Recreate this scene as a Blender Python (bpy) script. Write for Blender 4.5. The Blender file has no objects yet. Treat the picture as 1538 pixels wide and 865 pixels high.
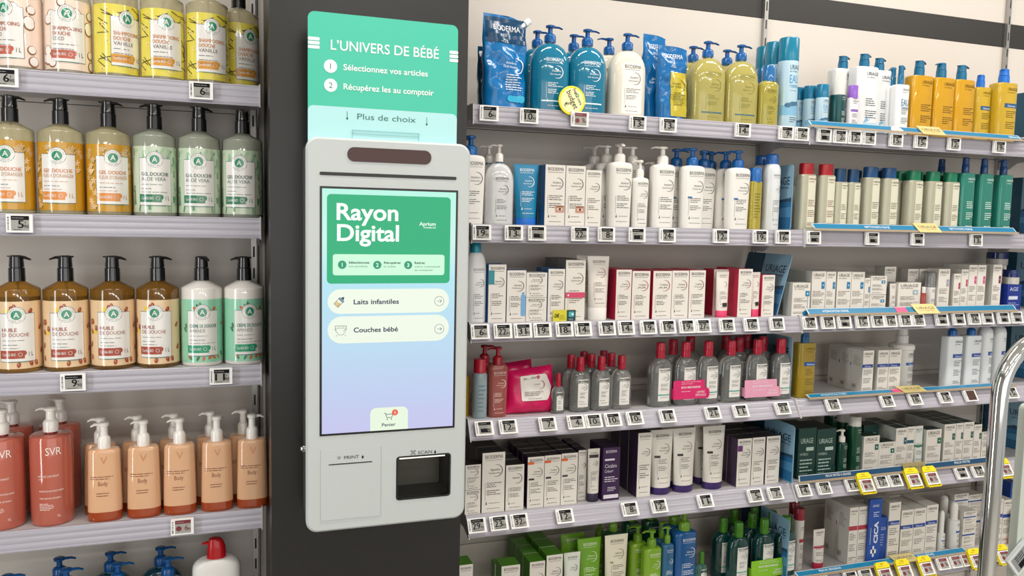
import bpy, bmesh, math, random
from mathutils import Vector
from math import sin, cos, tan, pi, radians, atan, atan2, sqrt
random.seed(7)
SC = bpy.context.scene
COL = SC.collection
# ------------------------------------------------------------------ camera
F, YAW, PITCH, ROLL = 1200.0, radians(18.953), radians(4.892), radians(1.2275)
CAM = Vector((0, 0, 1.45))
_fw = Vector((sin(YAW)*cos(PITCH), cos(YAW)*cos(PITCH), -sin(PITCH)))
_r0 = Vector((cos(YAW), -sin(YAW), 0)); _u0 = _r0.cross(_fw)
_rt = _r0*cos(ROLL) + _u0*sin(ROLL); _up = _u0*cos(ROLL) - _r0*sin(ROLL)
cam = bpy.data.cameras.new('camera'); co = bpy.data.objects.new('camera', cam); COL.objects.link(co)
from mathutils import Matrix
co.matrix_world = Matrix(((_rt.x, _up.x, -_fw.x, CAM.x), (_rt.y, _up.y, -_fw.y, CAM.y), (_rt.z, _up.z, -_fw.z, CAM.z), (0, 0, 0, 1)))
cam.sensor_width = 36; cam.lens = 36*F/1538; cam.clip_start = .05
SC.camera = co
def at(x, y, Y):                      # the place-point seen at a photo pixel, on the upright plane at depth Y
    d = _fw + _rt*((x-769)/F) - _up*((y-432.5)/F)
    return CAM + d*(Y/d.y)
# ------------------------------------------------------------------ world, lights, exposure
w = bpy.data.worlds.new('world'); SC.world = w; w.use_nodes = True
w.node_tree.nodes['Background'].inputs[0].default_value = (1.0, .97, .93, 1)
w.node_tree.nodes['Background'].inputs[1].default_value = .54
SC.view_settings.view_transform = 'Standard'; SC.view_settings.look = 'None'
SC.view_settings.exposure = -0.04; SC.view_settings.gamma = 1.0; SC.view_settings.use_curve_mapping = False
SC.cycles.use_denoising = True
SC.cycles.sample_clamp_indirect = 4.0
SC.cycles.caustics_reflective = False; SC.cycles.caustics_refractive = False
CEIL = 2.75
CEIL_LIGHTS = [(-.55, 1.22), (.55, 1.22), (1.65, 1.22), (2.75, 1.22), (-.6, -.6), (.6, -.6), (1.8, -.6), (3.0, -.6), (-.6, -2.4), (.6, -2.4), (1.8, -2.4), (3.0, -2.4)]
CEIL_W = [6, 10, 11, 11, 6, 10, 11, 11, 7, 12, 13, 13]
for (lx, ly), pw in zip(CEIL_LIGHTS, CEIL_W):
    ld = bpy.data.lights.new('ceiling_lamp', 'AREA'); ld.shape = 'RECTANGLE'; ld.size = .8; ld.size_y = .12
    ld.energy = pw; ld.color = (1.0, .96, .9)
    lo = bpy.data.objects.new('ceiling_lamp', ld); COL.objects.link(lo); lo.location = (lx, ly, CEIL-.035)
STREAK = bpy.data.lights.new('streak_strip', 'AREA'); STREAK.shape = 'RECTANGLE'; STREAK.size = .28; STREAK.size_y = 2.0  # added strip lamp, placed to give the bottles vertical streaks
STREAK.energy = 19; STREAK.color = (.93, .97, 1.0)
wo = bpy.data.objects.new('streak_strip', STREAK); COL.objects.link(wo)
wo.location = (-1.56, .55, 1.4); wo.rotation_euler = (pi/2, 0, radians(-70))
FILL = bpy.data.lights.new('wall_fill_panel', 'AREA'); FILL.shape = 'RECTANGLE'; FILL.size = 4.4; FILL.size_y = 1.7  # added fill panel behind the camera, brightens the wall under the shelves
FILL.energy = 34; FILL.color = (1.0, .97, .93)
do = bpy.data.objects.new('wall_fill_panel', FILL); COL.objects.link(do)
do.location = (1.0, -3.1, 1.35); do.rotation_euler = (pi/2, 0, 0)
# ------------------------------------------------------------------ materials
MATS = {}
def lin(c): return c/12.92 if c <= .04045 else ((c+.055)/1.055)**2.4
def hexc(h):
    h = h.lstrip('#'); return tuple(lin(int(h[i:i+2], 16)/255) for i in (0, 2, 4)) + (1,)
def M(h, rough=.42, tr=0., metal=0., emit=0., ior=1.36, spec=.5, noise=0., coat=0.):
    key = (h, rough, tr, metal, emit, ior, noise, spec, coat)
    if key in MATS: return MATS[key]
    m = bpy.data.materials.new('finish_%s' % h.lstrip('#')); m.use_nodes = True
    nt = m.node_tree; b = nt.nodes['Principled BSDF']; c = hexc(h)
    b.inputs['Base Color'].default_value = c; b.inputs['Roughness'].default_value = rough
    b.inputs['Transmission Weight'].default_value = tr; b.inputs['Metallic'].default_value = metal
    b.inputs['IOR'].default_value = ior if tr else 1.5
    b.inputs['Specular IOR Level'].default_value = spec
    if coat or tr: b.inputs['Coat Weight'].default_value = coat or 1.0; b.inputs['Coat Roughness'].default_value = .04; b.inputs['Coat IOR'].default_value = 1.5
    if emit:
        b.inputs['Base Color'].default_value = tuple(q*.06 for q in c[:3])+(1,); b.inputs['Emission Color'].default_value = c; b.inputs['Emission Strength'].default_value = emit
    if noise:
        n = nt.nodes.new('ShaderNodeTexNoise'); n.inputs['Scale'].default_value = 9; n.inputs['Detail'].default_value = 5
        r = nt.nodes.new('ShaderNodeMapRange'); r.inputs[3].default_value = 1-noise; r.inputs[4].default_value = 1+noise
        x = nt.nodes.new('ShaderNodeMix'); x.data_type = 'RGBA'; x.blend_type = 'MULTIPLY'; x.inputs[0].default_value = 1
        nt.links.new(n.outputs['Fac'], r.inputs[0]); nt.links.new(r.outputs[0], x.inputs[7]); x.inputs[6].default_value = c
        nt.links.new(x.outputs[2], b.inputs['Base Color'])
    MATS[key] = m
    return m
def gradient(name, z0, z1, stops, emit):            # a screen picture: colours up the height of the display
    m = bpy.data.materials.new(name); m.use_nodes = True; nt = m.node_tree; b = nt.nodes['Principled BSDF']
    t = nt.nodes.new('ShaderNodeTexCoord'); s = nt.nodes.new('ShaderNodeSeparateXYZ'); r = nt.nodes.new('ShaderNodeMapRange')
    r.inputs[1].default_value = z0; r.inputs[2].default_value = z1
    cr = nt.nodes.new('ShaderNodeValToRGB'); e = cr.color_ramp.elements
    while len(e) < len(stops): e.new(.5)
    for el, (p, h) in zip(e, stops): el.position = p; el.color = hexc(h)
    nt.links.new(t.outputs['Object'], s.inputs[0]); nt.links.new(s.outputs['Z'], r.inputs[0]); nt.links.new(r.outputs[0], cr.inputs[0])
    b.inputs['Base Color'].default_value = (.03, .03, .03, 1)
    if emit:
        nt.links.new(cr.outputs[0], b.inputs['Emission Color']); b.inputs['Emission Strength'].default_value = emit
    b.inputs['Roughness'].default_value = .25
    return m
# ------------------------------------------------------------------ mesh builder
class MB:
    def __init__(s): s.v = []; s.f = []; s.m = []; s.mats = []
    def mi(s, mat):
        if mat not in s.mats: s.mats.append(mat)
        return s.mats.index(mat)
    def add(s, vs, fs, mat):
        o = len(s.v); s.v += [tuple(v) for v in vs]; k = s.mi(mat)
        for f in fs: s.f.append([i+o for i in f]); s.m.append(k)
    def box(s, x0, x1, y0, y1, z0, z1, mat, top=None, side=None, front=None):
        vs = [(x0,y0,z0),(x1,y0,z0),(x1,y1,z0),(x0,y1,z0),(x0,y0,z1),(x1,y0,z1),(x1,y1,z1),(x0,y1,z1)]
        o = len(s.v); s.v += vs
        for f, mm in (((3,2,1,0), mat), ((4,5,6,7), top or mat), ((0,1,5,4), front or mat), ((1,2,6,5), side or mat), ((2,3,7,6), mat), ((3,0,4,7), side or mat)):
            s.f.append([i+o for i in f]); s.m.append(s.mi(mm))
    def loft(s, rings, mat, cap0=True, cap1=True):
        o = len(s.v); n = len(rings[0]); k = s.mi(mat)
        for r in rings: s.v += [tuple(p) for p in r]
        for a in range(len(rings)-1):
            for i in range(n):
                j = (i+1) % n
                s.f.append([o+a*n+i, o+a*n+j, o+(a+1)*n+j, o+(a+1)*n+i]); s.m.append(k)
        if cap0: s.f.append([o+i for i in range(n)][::-1]); s.m.append(k)
        if cap1: s.f.append([o+(len(rings)-1)*n+i for i in range(n)]); s.m.append(k)
    def cyl(s, x, y, prof, mat, n=20):               # prof: (z, radius)
        s.loft([ring(r, r, 2, z, n, x, y) for z, r in prof], mat)
    def tube(s, path, r, mat, n=10):
        P = [Vector(p) for p in path]; rings = []
        for i, p in enumerate(P):
            d = ((P[min(i+1, len(P)-1)]-p).normalized() + (p-P[max(i-1, 0)]).normalized()).normalized()
            a = d.cross(Vector((0, 1, 0))) if abs(d.y) < .9 else d.cross(Vector((0, 0, 1)))
            a.normalize(); b = a.cross(d)
            rr = r[i] if isinstance(r, (list, tuple)) else r
            rings.append([p + a*rr*cos(2*pi*k/n) + b*rr*sin(2*pi*k/n) for k in range(n)])
        s.loft(rings, mat)
    def build(s, name, parent=None, smooth=True):
        me = bpy.data.meshes.new(name); me.from_pydata(s.v, [], s.f)
        for m in s.mats: me.materials.append(m)
        me.polygons.foreach_set('material_index', s.m)
        if smooth:
            me.polygons.foreach_set('use_smooth', [True]*len(me.polygons)); me.set_sharp_from_angle(angle=radians(38))
        o = bpy.data.objects.new(name, me); COL.objects.link(o)
        if parent: o.parent = parent
        return o
def ring(hw, hd, n, z, N=28, cx=0., cy=0.):
    out = []
    for i in range(N):
        a = 2*pi*i/N; c, s_ = cos(a), sin(a)
        out.append((cx+hw*math.copysign(abs(c)**(2/n), c), cy+hd*math.copysign(abs(s_)**(2/n), s_), z))
    return out
def empty(name, loc=(0, 0, 0)):
    o = bpy.data.objects.new(name, None); COL.objects.link(o); o.location = loc; o.empty_display_size = .02; return o
def structure(o): o['kind'] = 'structure'; return o
REG = []
def tag(o, desc, cat, bay=None, shelf=None, X=None, back=0, group=None, fixed=False):
    o['category'] = cat
    if fixed: o['label'] = desc
    REG.append(dict(o=o, d=desc, bay=bay, shelf=shelf, X=X, back=back, g=group, fixed=fixed)); return o
def clone(root):
    c = root.copy(); COL.objects.link(c)
    for ch in root.children:
        k = ch.copy(); COL.objects.link(k); k.parent = c
        for g in ch.children:
            q = g.copy(); COL.objects.link(q); q.parent = k
    return c
# ------------------------------------------------------------------ lettering
_T = {}
def text2d(s, bold=0., res=2):
    k = (s, bold, res)
    if k in _T: return _T[k]
    cu = bpy.data.curves.new('t', 'FONT'); cu.body = s; cu.resolution_u = res; cu.offset = bold; cu.fill_mode = 'FRONT'
    ob = bpy.data.objects.new('t', cu); COL.objects.link(ob)
    dg = bpy.context.evaluated_depsgraph_get(); ev = ob.evaluated_get(dg); me = ev.to_mesh()
    vs = [(v.co.x, v.co.y) for v in me.vertices]; fs = [list(p.vertices) for p in me.polygons]
    ev.to_mesh_clear(); bpy.data.objects.remove(ob); bpy.data.curves.remove(cu)
    x0 = min((v[0] for v in vs), default=0); x1 = max((v[0] for v in vs), default=1)
    _T[k] = ([(a-x0, b) for a, b in vs], fs, x1-x0)
    return _T[k]
CAPH = None
class Draw:
    """marks printed on a surface; surf(x, z, e) gives the surface point pushed out by e"""
    def __init__(s, mb, surf, curved=False): s.mb = mb; s.surf = surf; s.c = curved
    def put(s, pts, fs, mat, l): s.mb.add([s.surf(x, z, .00025*l+.00015) for x, z in pts], fs, mat)
    def rect(s, x0, z0, x1, z1, mat, l=1):
        k = max(1, int(abs(x1-x0)/.004)) if s.c else 1
        q = max(1, int(abs(z1-z0)/.012)) if s.c else 1
        pts = [(x0+(x1-x0)*i/k, z0+(z1-z0)*j/q) for i in range(k+1) for j in range(q+1)]
        s.put(pts, [[i*(q+1)+j, (i+1)*(q+1)+j, (i+1)*(q+1)+j+1, i*(q+1)+j+1] for i in range(k) for j in range(q)], mat, l)
    def rrect(s, x0, z0, x1, z1, r, mat, l=1):
        pts = []
        for cx, cz, a0 in ((x1-r, z1-r, 0), (x0+r, z1-r, 90), (x0+r, z0+r, 180), (x1-r, z0+r, 270)):
            for i in range(7): a = radians(a0+15*i); pts.append((cx+r*cos(a), cz+r*sin(a)))
        if s.c:
            s.fan(pts, mat, l)
        else: s.put(pts, [list(range(len(pts)))], mat, l)
    def fan(s, pts, mat, l):
        cx = sum(p[0] for p in pts)/len(pts); cz = sum(p[1] for p in pts)/len(pts); n = len(pts)
        K = max(2, min(8, int(max(abs(p[0]-cx) for p in pts)/.003)))
        P = [(cx+(p[0]-cx)*(K-k)/K, cz+(p[1]-cz)*(K-k)/K) for k in range(K) for p in pts]
        fs = [[k*n+i, k*n+(i+1) % n, (k+1)*n+(i+1) % n, (k+1)*n+i] for k in range(K-1) for i in range(n)] + [[(K-1)*n+i, (K-1)*n+(i+1) % n, K*n] for i in range(n)]
        s.put(P+[(cx, cz)], fs, mat, l)
    def disc(s, cx, cz, r, mat, l=1, n=20, rz=None, rot=0.):
        rz = rz or r
        P = [(r*cos(2*pi*i/n), rz*sin(2*pi*i/n)) for i in range(n)]
        P = [(cx+a*cos(rot)-b*sin(rot), cz+a*sin(rot)+b*cos(rot)) for a, b in P]
        if s.c: s.fan(P, mat, l)
        else: s.put(P, [list(range(n))], mat, l)
    def arc(s, cx, cz, r, t, a0, a1, mat, l=1, n=22):
        pts = []
        for i in range(n+1):
            a = radians(a0+(a1-a0)*i/n); u = i/n
            tt = t*(.25+.75*sin(pi*u)) if abs(a1-a0) < 359 else t
            pts += [((r-tt)*cos(a)+cx, (r-tt)*sin(a)+cz), (r*cos(a)+cx, r*sin(a)+cz)]
        s.put(pts, [[2*i, 2*i+1, 2*i+3, 2*i+2] for i in range(n)], mat, l)
    def poly(s, pts, mat, l=1): s.put(pts, [list(range(len(pts)))], mat, l)
    def line(s, x0, z0, x1, z1, t, mat, l=1):
        d = sqrt((x1-x0)**2+(z1-z0)**2) or 1; nx, nz = -(z1-z0)/d*t/2, (x1-x0)/d*t/2; k = max(1, int(d/.004)) if s.c else 1
        for i in range(k):
            a, b = (x0+(x1-x0)*i/k, z0+(z1-z0)*i/k), (x0+(x1-x0)*(i+1)/k, z0+(z1-z0)*(i+1)/k)
            s.poly([(a[0]+nx, a[1]+nz), (a[0]-nx, a[1]-nz), (b[0]-nx, b[1]-nz), (b[0]+nx, b[1]+nz)], mat, l)
    def text(s, t, x, z, h, mat, l=2, width=None, bold=0., anchor='l', res=2, rot=0., dbl=0.):
        vs, fs, w0 = text2d(t, bold, res); k = h/.69; kx = (width/w0) if width else k
        if width is None: width = w0*k
        ox = {'l': x, 'c': x-width/2, 'r': x-width}[anchor]
        pts = [(ox+a*kx, z+b*k) for a, b in vs]
        if rot: pts = [(x+(a-x)*cos(rot)-(b-z)*sin(rot), z+(a-x)*sin(rot)+(b-z)*cos(rot)) for a, b in pts]
        s.put(pts, fs, mat, l)
        if dbl: s.put([(a+dbl, b) for a, b in pts], fs, mat, l+.1)
    def lines(s, x0, x1, z, n, dz, mat, l=1, t=.35, ragged=.5):
        th = dz*t if n > 1 else .0010
        for i in range(n):
            e = x1-(x1-x0)*random.random()*ragged; a = x0; zz = z-i*dz
            while a < e:
                b = min(e, a+(x1-x0)*random.uniform(.1, .3)); s.rect(a, zz-th, b, zz, mat, l); a = b+(x1-x0)*.035
def flat(y, x0=0., z0=0.): return lambda x, z, e: (x0+x, y-e, z0+z)
INK = '#4a4640'
# ------------------------------------------------------------------ the room
YF, YW = 1.75, 1.965                 # shelf front plane, wall behind the shelves
ZL = [1.711, 1.4405, 1.1315, .819, .517]
ZM = [1.704, 1.437, 1.2095, .984, .7545, .487]
JX = [-.865, .045, .498, 1.41, 2.32, 3.23]
m = MB(); m.box(-2.6, 4.5, -3.2, 2.4, -.05, 0, M('#a8a39b', .35, noise=.06)); structure(m.build('floor'))
m = MB(); m.box(-2.6, 4.5, -3.2, 2.4, CEIL, CEIL+.05, M('#e6e3dc', .8)); structure(m.build('ceiling'))
m = MB(); m.box(-1.66, -1.6, -3.2, 2.4, 0, CEIL, M('#8d8a85', .7)); structure(m.build('wall_left_blocker'))  # unseen grey wall, set close to block ambient light from the shampoo bay
WALL = M('#d9d1c8', .33, noise=.02); GAP = M('#4b4844', .6)
m = MB(); m.box(-2.6, 4.5, YW+.004, 2.2, 0, CEIL, GAP)
def panels(x0, x1, zs):
    for a, b in zip(zs, zs[1:]): m.box(x0+.0012, x1-.0012, YW, YW+.004, a+.0009, b-.0009, WALL)
panels(-2.6, JX[0], [0, 1.4, CEIL]); panels(JX[0], JX[1], [0, .30, ZL[4]-.034, .83, ZL[2]-.034, ZL[1]-.034, ZL[0]-.034, 2.03, CEIL])
for i in (2, 3, 4): panels(JX[i], JX[i+1], [0, .30, .595, .768, .998, ZM[2]-.028, ZM[1]-.028, ZM[0]-.028, 2.032, 2.105, 2.45, CEIL])
panels(JX[1], JX[2], [0, CEIL]); panels(JX[5], 4.5, [0, CEIL])
structure(m.build('wall_back', smooth=False))
m = MB(); m.box(JX[2], 4.5, YW-.0015, YW+.003, 2.032, 2.105, M('#2d2b2a', .45)); structure(m.build('trim_1', smooth=False))
m = MB()
m.box(.058, .444, 1.60, YW+.01, 0, CEIL, M('#171615', .30, noise=.04)); structure(m.build('trim_2', smooth=False))
def window(name, rot, loc_, w_, h_):  # made-up frames dressed round the added streak and fill lamps
    m = MB(); fr = M('#e4e4e2', .4)
    for a, b, c, e in ((-w_-.06, w_+.06, h_, h_+.06), (-w_-.06, w_+.06, -h_-.06, -h_), (-w_-.06, -w_, -h_, h_), (w_, w_+.06, -h_, h_)): m.box(a, b, -.03, .03, c, e, fr)
    o = m.build(name, None, False); o.location = loc_; o.rotation_euler[2] = rot; structure(o)
window('streak_frame', pi/2, (-1.575, .55, 1.4), .15, 1.0); window('fill_frame', 0, (1.0, -3.15, 1.35), 2.2, .86)
# ceiling lamps
for i, (lx, ly) in enumerate(CEIL_LIGHTS):
    t = empty('ceiling_light', (lx, ly, CEIL))
    m = MB(); m.box(-.43, .43, -.09, .09, -.028, 0, M('#f0f0ee', .4)); m.build('housing', t, False)
    m = MB(); m.box(-.40, .40, -.06, .06, -.031, -.027, M('#fff6e8', .4, emit=2.0)); m.build('diffuser', t, False)
    tag(t, 'long white ceiling light over the %s' % ['shampoo bay', 'kiosk and middle bay', 'blue-strip bay', 'bay past the blue-strip bay', 'middle of the aisle, first from the side wall', 'middle of the aisle, second from the side wall', 'middle of the aisle, third from the side wall', 'middle of the aisle, fourth from the side wall', 'far aisle row, first from the side wall', 'far aisle row, second from the side wall', 'far aisle row, third from the side wall', 'far aisle row, fourth from the side wall'][i], 'light', group='ceiling lights', fixed=True)
# ------------------------------------------------------------------ shelves
WH = M('#bdbabb', .35); RAIL = M('#b1aeb8', .16); RAIL2 = M('#cfcad6', .15); STEEL = M('#b9b7b4', .35, metal=.85)
TILT = [0, 4, 17, 33, 34, 34]
def shelf(bay, i, x0, x1, z, tilt, desc):
    t = empty('shelf', ((x0+x1)/2, YF, z)); hw = (x1-x0)/2-.002
    m = MB(); m.box(-hw, hw, .004, YW-YF-.002, -.024, 0, WH); m.build('board', t, False)
    m = MB(); dy = .038*tan(radians(tilt))
    # ribbed price rail: profile in (y, z) swept along the shelf
    pr = [(.006, 0.0015), (0, .0015), (-.001, -.001)]
    for k in range(3):
        u0, u1 = (k+.10)/3, (k+.90)/3
        for u, o in ((u0, 0), (u0+.03, -.0007), (u1-.03, -.0007), (u1, 0)): pr.append((-dy*u+o, -.038*u))
    pr += [(-dy-.004, -.0385), (-dy-.003, -.041), (-dy+.006, -.040), (.006, -.004)]
    m.loft([[(x, y, zz) for y, zz in pr] for x in (-hw, hw)], RAIL); m.build('price_rail', t, True)
    for s in (-1, 1):
        m = MB(); x = s*(hw+.0008)
        P = [(-dy-.006, -.043), (-.004, .004), (.012, .004), (YW-YF-.003, .004), (YW-YF-.003, -.062), (YW-YF-.05, -.062), (YW-YF-.075, -.045), (.02, -.03)]
        m.loft([[(x-.0011, y, zz) for y, zz in P], [(x+.0011, y, zz) for y, zz in P]], WH); m.build('end_bracket', t, False)
    tag(t, desc, 'shelf', fixed=True, group='shelves'); return t
ORD = ['first', 'second', 'third', 'fourth', 'fifth', 'sixth', 'seventh', 'eighth', 'ninth', 'tenth', 'eleventh', 'twelfth', 'thirteenth', 'fourteenth', 'fifteenth', 'sixteenth', 'seventeenth', 'eighteenth', 'nineteenth', 'twentieth']
SHN = {'L': ['top', 'second', 'third', 'fourth', 'bottom'], 'M': ['top', 'second', 'third', 'fourth', 'fifth', 'bottom'], 'R': ['top', 'second', 'third', 'fourth', 'fifth', 'bottom']}
SHN['N'] = SHN['R']
BAY = {'L': 'shampoo bay', 'M': 'middle bay', 'R': 'blue-strip bay', 'N': 'end bay'}
for i, z in enumerate(ZL): shelf('L', i, JX[0], JX[1], z, 0, 'white shelf with ribbed price rail, %s shelf of the shampoo bay' % SHN['L'][i])
for i, z in enumerate(ZM):
    shelf('M', i, JX[2], JX[3], z, TILT[i], 'white shelf with ribbed price rail, %s shelf of the middle bay' % SHN['M'][i])
    shelf('R', i, JX[3], JX[4], z, TILT[i], 'white shelf under a blue strip, %s shelf of the blue-strip bay' % SHN['R'][i])
    shelf('N', i, JX[4], JX[5], z, TILT[i], 'white shelf behind the chrome stand, %s shelf of the end bay' % SHN['R'][i])
def upright(x, desc):
    t = empty('shelf_upright', (x, YW, 0)); m = MB(); m.box(-.006, .006, -.012, -.001, 0, 2.3, STEEL)
    dk = M('#2b2a29', .6)
    for k in range(44): m.box(-.002, .002, -.0124, -.0118, .05+k*.05, .075+k*.05, dk)
    m.build('post', t, False)
    tag(t, desc, 'shelf post', fixed=True)
upright(.034, 'slotted steel shelf post beside the black column, shampoo bay side')
upright(1.41, 'slotted steel shelf post between middle bay and blue-strip bay')
upright(2.32, 'slotted steel shelf post past the yellow oil bottles')
# ------------------------------------------------------------------ kiosk
YK = 1.5
def K(x, y, Y=YK): p = at(x, y, Y); return p.x, p.z
def rr_pts(x0, z0, x1, z1, r, n=8):
    P = []
    for cx, cz, a0 in ((x1-r, z1-r, 0), (x0+r, z1-r, 90), (x0+r, z0+r, 180), (x1-r, z0+r, 270)):
        for i in range(n+1): a = radians(a0+90*i/n); P.append((cx+r*cos(a), cz+r*sin(a)))
    return P
kx0, kx1 = .1165, .4250
kz0, kz1 = at(580, 789.5, YK).z, at(580, 210.3, YK).z
kiosk = empty('self_service_kiosk', ((kx0+kx1)/2, 1.60, kz0))
tag(kiosk, 'white wall-mounted touch-screen kiosk with glowing green screen on the black column', 'kiosk', fixed=True)
ox, oy, oz = kiosk.location
KW = M('#c2c8c7', .33); KM = M('#8d9490', .25, metal=.7); BLK = M('#0c0c0d', .25)
def plate_with_holes(mb, outer, holes, y, mat):
    bm = bmesh.new(); es = []
    for lp in [outer]+holes:
        vs = [bm.verts.new((a, y, b)) for a, b in lp]
        es += [bm.edges.new((vs[i], vs[(i+1) % len(vs)])) for i in range(len(vs))]
    bmesh.ops.triangle_fill(bm, edges=es, use_beauty=True, use_dissolve=False)
    bm.verts.index_update()
    mb.add([v.co[:] for v in bm.verts], [[v.index for v in f.verts] for f in bm.faces], mat); bm.free()
def loc(P): return [(a-ox, b-oz) for a, b in P]
def band(mb, P0, y0, P1, y1, mat):
    n = len(P0); mb.add([(a, y0, b) for a, b in P0]+[(a, y1, b) for a, b in P1], [[i, (i+1) % n, n+(i+1) % n, n+i] for i in range(n)], mat)
hx0, hz1 = K(597.5, 688); hx1, hz0 = K(674, 742)
hole = loc(rr_pts(hx0, hz0, hx1, hz1, .004, 3))
out0 = loc(rr_pts(kx0, kz0, kx1, kz1, .022)); out1 = loc(rr_pts(kx0+.004, kz0+.004, kx1-.004, kz1-.004, .019))
m = MB(); fy = YK-oy
plate_with_holes(m, out1, [hole], fy, KW)
band(m, out1, fy, out0, fy+.004, KW); band(m, out0, fy+.004, out0, fy+.016, KW)
o2 = loc(rr_pts(kx0+.002, kz0+.002, kx1-.002, kz1-.002, .020)); band(m, out0, fy+.016, o2, fy+.017, KM); band(m, o2, fy+.017, o2, -.001, KM)
m.add([(a, -.001, b) for a, b in o2], [list(range(len(o2)))], KM)
m.build('housing', kiosk)
m = MB(); dkg = M('#23221f', .3); n_ = len(hole)
hb = [(a*.86+(hole[0][0]+hole[n_//2][0])/2*.14, b*.8+(hole[0][1]+hole[n_//2][1])/2*.2) for a, b in hole]
band(m, hole, fy-.0004, hole, fy+.01, BLK); band(m, hole, fy+.01, hb, fy+.055, dkg); m.add([(a, fy+.055, b) for a, b in hb], [list(range(n_))], M('#3c3a33', .3))
frame = loc(rr_pts(hx0-.003, hz0-.003, hx1+.003, hz1+.003, .006, 3))
band(m, hole, fy-.001, frame, fy-.001, BLK); band(m, frame, fy-.001, frame, fy, BLK)
sb = m.build('scanner_bay', kiosk)
m = MB(); m.box(hx0-ox+.006, hx1-ox-.006, fy+.012, fy+.03, hz1-oz-.0065, hz1-oz-.003, M('#fff8e4', .3, emit=1.5)); m.build('scan_light', sb, False)
# screen
sx0, sz1 = K(480.3, 279.5); sx1, sz0 = K(682.5, 641); sz1 = 1.5035; sz0 = 1.0385
m = MB(); d = Draw(m, flat(fy-.0008, 0, 0))
def sx(x, y): a, b = K(x, y); return a-ox, b-oz
m.box(sx0-ox, sx1-ox, fy-.0008, fy+.001, sz0-oz, sz1-oz, BLK)
x0, z0, x1, z1 = sx0-ox+.004, sz0-oz+.004, sx1-ox-.004, sz1-oz-.004
BG = gradient('screen_background', z0, z1, [(0, '#c3c3ec'), (.35, '#b6d6ee'), (.62, '#aee0ee'), (.8, '#c4f0e6'), (1, '#b2f2e0')], 1.0)
d.rect(x0, z0, x1, z1, BG, 0)
def E_(h, e=1.0): return M(h, .25, emit=e)
GR = E_('#00a670', 1.05); PAL = E_('#c9f4d6'); CRE = E_('#e9f2e2'); WHT = E_('#f3fff6', 1.0); NAVY = E_('#22385e', .6); DKG = E_('#1c5c45', .6)
a, b = sx(491, 291); c, e = sx(675, 425); d.rrect(a, e, c, b, .0075, GR, 1)
a, b = sx(505.4, 329.5); a2, _ = sx(598, 332); d.text('Rayon', a, b, .0295, WHT, 2, width=a2-a, bold=.022, res=5)
a, b = sx(506, 361); a2, _ = sx(599, 363); d.text('Digital', a, b, .0295, WHT, 2, width=a2-a, bold=.022, res=5)
a, b = sx(629.5, 338.7); a2, _ = sx(654, 340); d.text('Aprium', a, b, .0068, WHT, 2, width=a2-a, bold=.015, res=3); d.text('PHARMACIE', a+.009, b-.005, .0024, WHT, 2, width=(a2-a)*.72, bold=.02)
a, b = sx(499.7, 381.5); c, e = sx(667, 413); d.rrect(a, e, c, b, .005, PAL, 2)
for px, py, n, L1, L2, xt, x2, x3 in ((513.8, 397.5, '1', 'Sélectionnez', 'vos produits', 523.5, 555, 552), (566.5, 397.8, '2', 'Récupérez', 'le ticket', 576.5, 601.7, 594), (612.8, 398, '3', 'Retirez', 'votre commande', 622.5, 638, 661)):
    a, b = sx(px, py); d.disc(a, b, .0078, E_('#129c72', .85), 3, 24); d.text(n, a, b-.0035, .007, PAL, 4, anchor='c', bold=.03)
    a, b = sx(xt, py-1.8); a2, _ = sx(x2, py); a3, _ = sx(x3, py)
    d.text(L1, a, b, .0040, DKG, 3, width=a2-a, bold=.03); d.text(L2, a, b-.0068, .0036, DKG, 3, width=a3-a)
    if n == '3': d.text('au comptoir', a, b-.0135, .0036, DKG, 3, width=(a3-a)*.72)
for (py0, py1, txt, xr, ty) in ((434.5, 470.5, 'Laits infantiles', 599, 456.8), (475.5, 513, 'Couches bébé', 597.5, 499)):
    a, b = sx(492, py0); c, e = sx(673.8, py1-2); d.rrect(a, e, c, b, (b-e)/2-.0002, CRE, 1)
    a, b = sx(531, ty); a2, _ = sx(xr, ty); d.text(txt, a, b, .0088, NAVY, 2, width=a2-a, bold=.022, res=4)
    a, b = sx(659.5, (py0+py1)/2-.5); d.arc(a, b, .0095, .0007, 0, 360, NAVY, 2, 30)
    d.line(a-.0045, b, a+.0045, b, .0008, NAVY, 2); d.line(a+.0045, b, a+.0012, b+.0034, .0008, NAVY, 2); d.line(a+.0045, b, a+.0012, b-.0034, .0008, NAVY, 2)
# baby bottle and nappy icons
a, b = sx(510.5, 452.6); OR_ = E_('#e9c98a', .9)
def rot(P, an): return [(a+x*cos(an)-z*sin(an), b+x*sin(an)+z*cos(an)) for x, z in P]
d.poly(rot([(-.0055, -.011), (.0055, -.011), (.0055, .002), (-.0055, .002)], -.75), NAVY, 2); d.poly(rot([(-.0048, -.0103), (.0048, -.0103), (.0048, .0013), (-.0048, .0013)], -.75), CRE, 3)
d.poly(rot([(-.0048, -.0103), (.0048, -.0103), (.0048, -.003), (-.0048, -.003)], -.75), OR_, 4)
d.poly(rot([(-.0065, .002), (.0065, .002), (.0055, .006), (-.0055, .006)], -.75), E_('#8fa6b8', .7), 3); d.poly(rot([(-.003, .006), (.003, .006), (.0012, .0105), (-.0012, .0105)], -.75), NAVY, 3)
for i in range(3): d.poly(rot([(.001, -.008+i*.003), (.0045, -.008+i*.003), (.0045, -.0074+i*.003), (.001, -.0074+i*.003)], -.75), NAVY, 5)
a, b = sx(511.7, 495.5)
d.poly(rot([(-.011, .008), (.011, .008), (.010, -.001), (.004, -.0095), (-.004, -.0095), (-.010, -.001)], 0), NAVY, 2)
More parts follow.
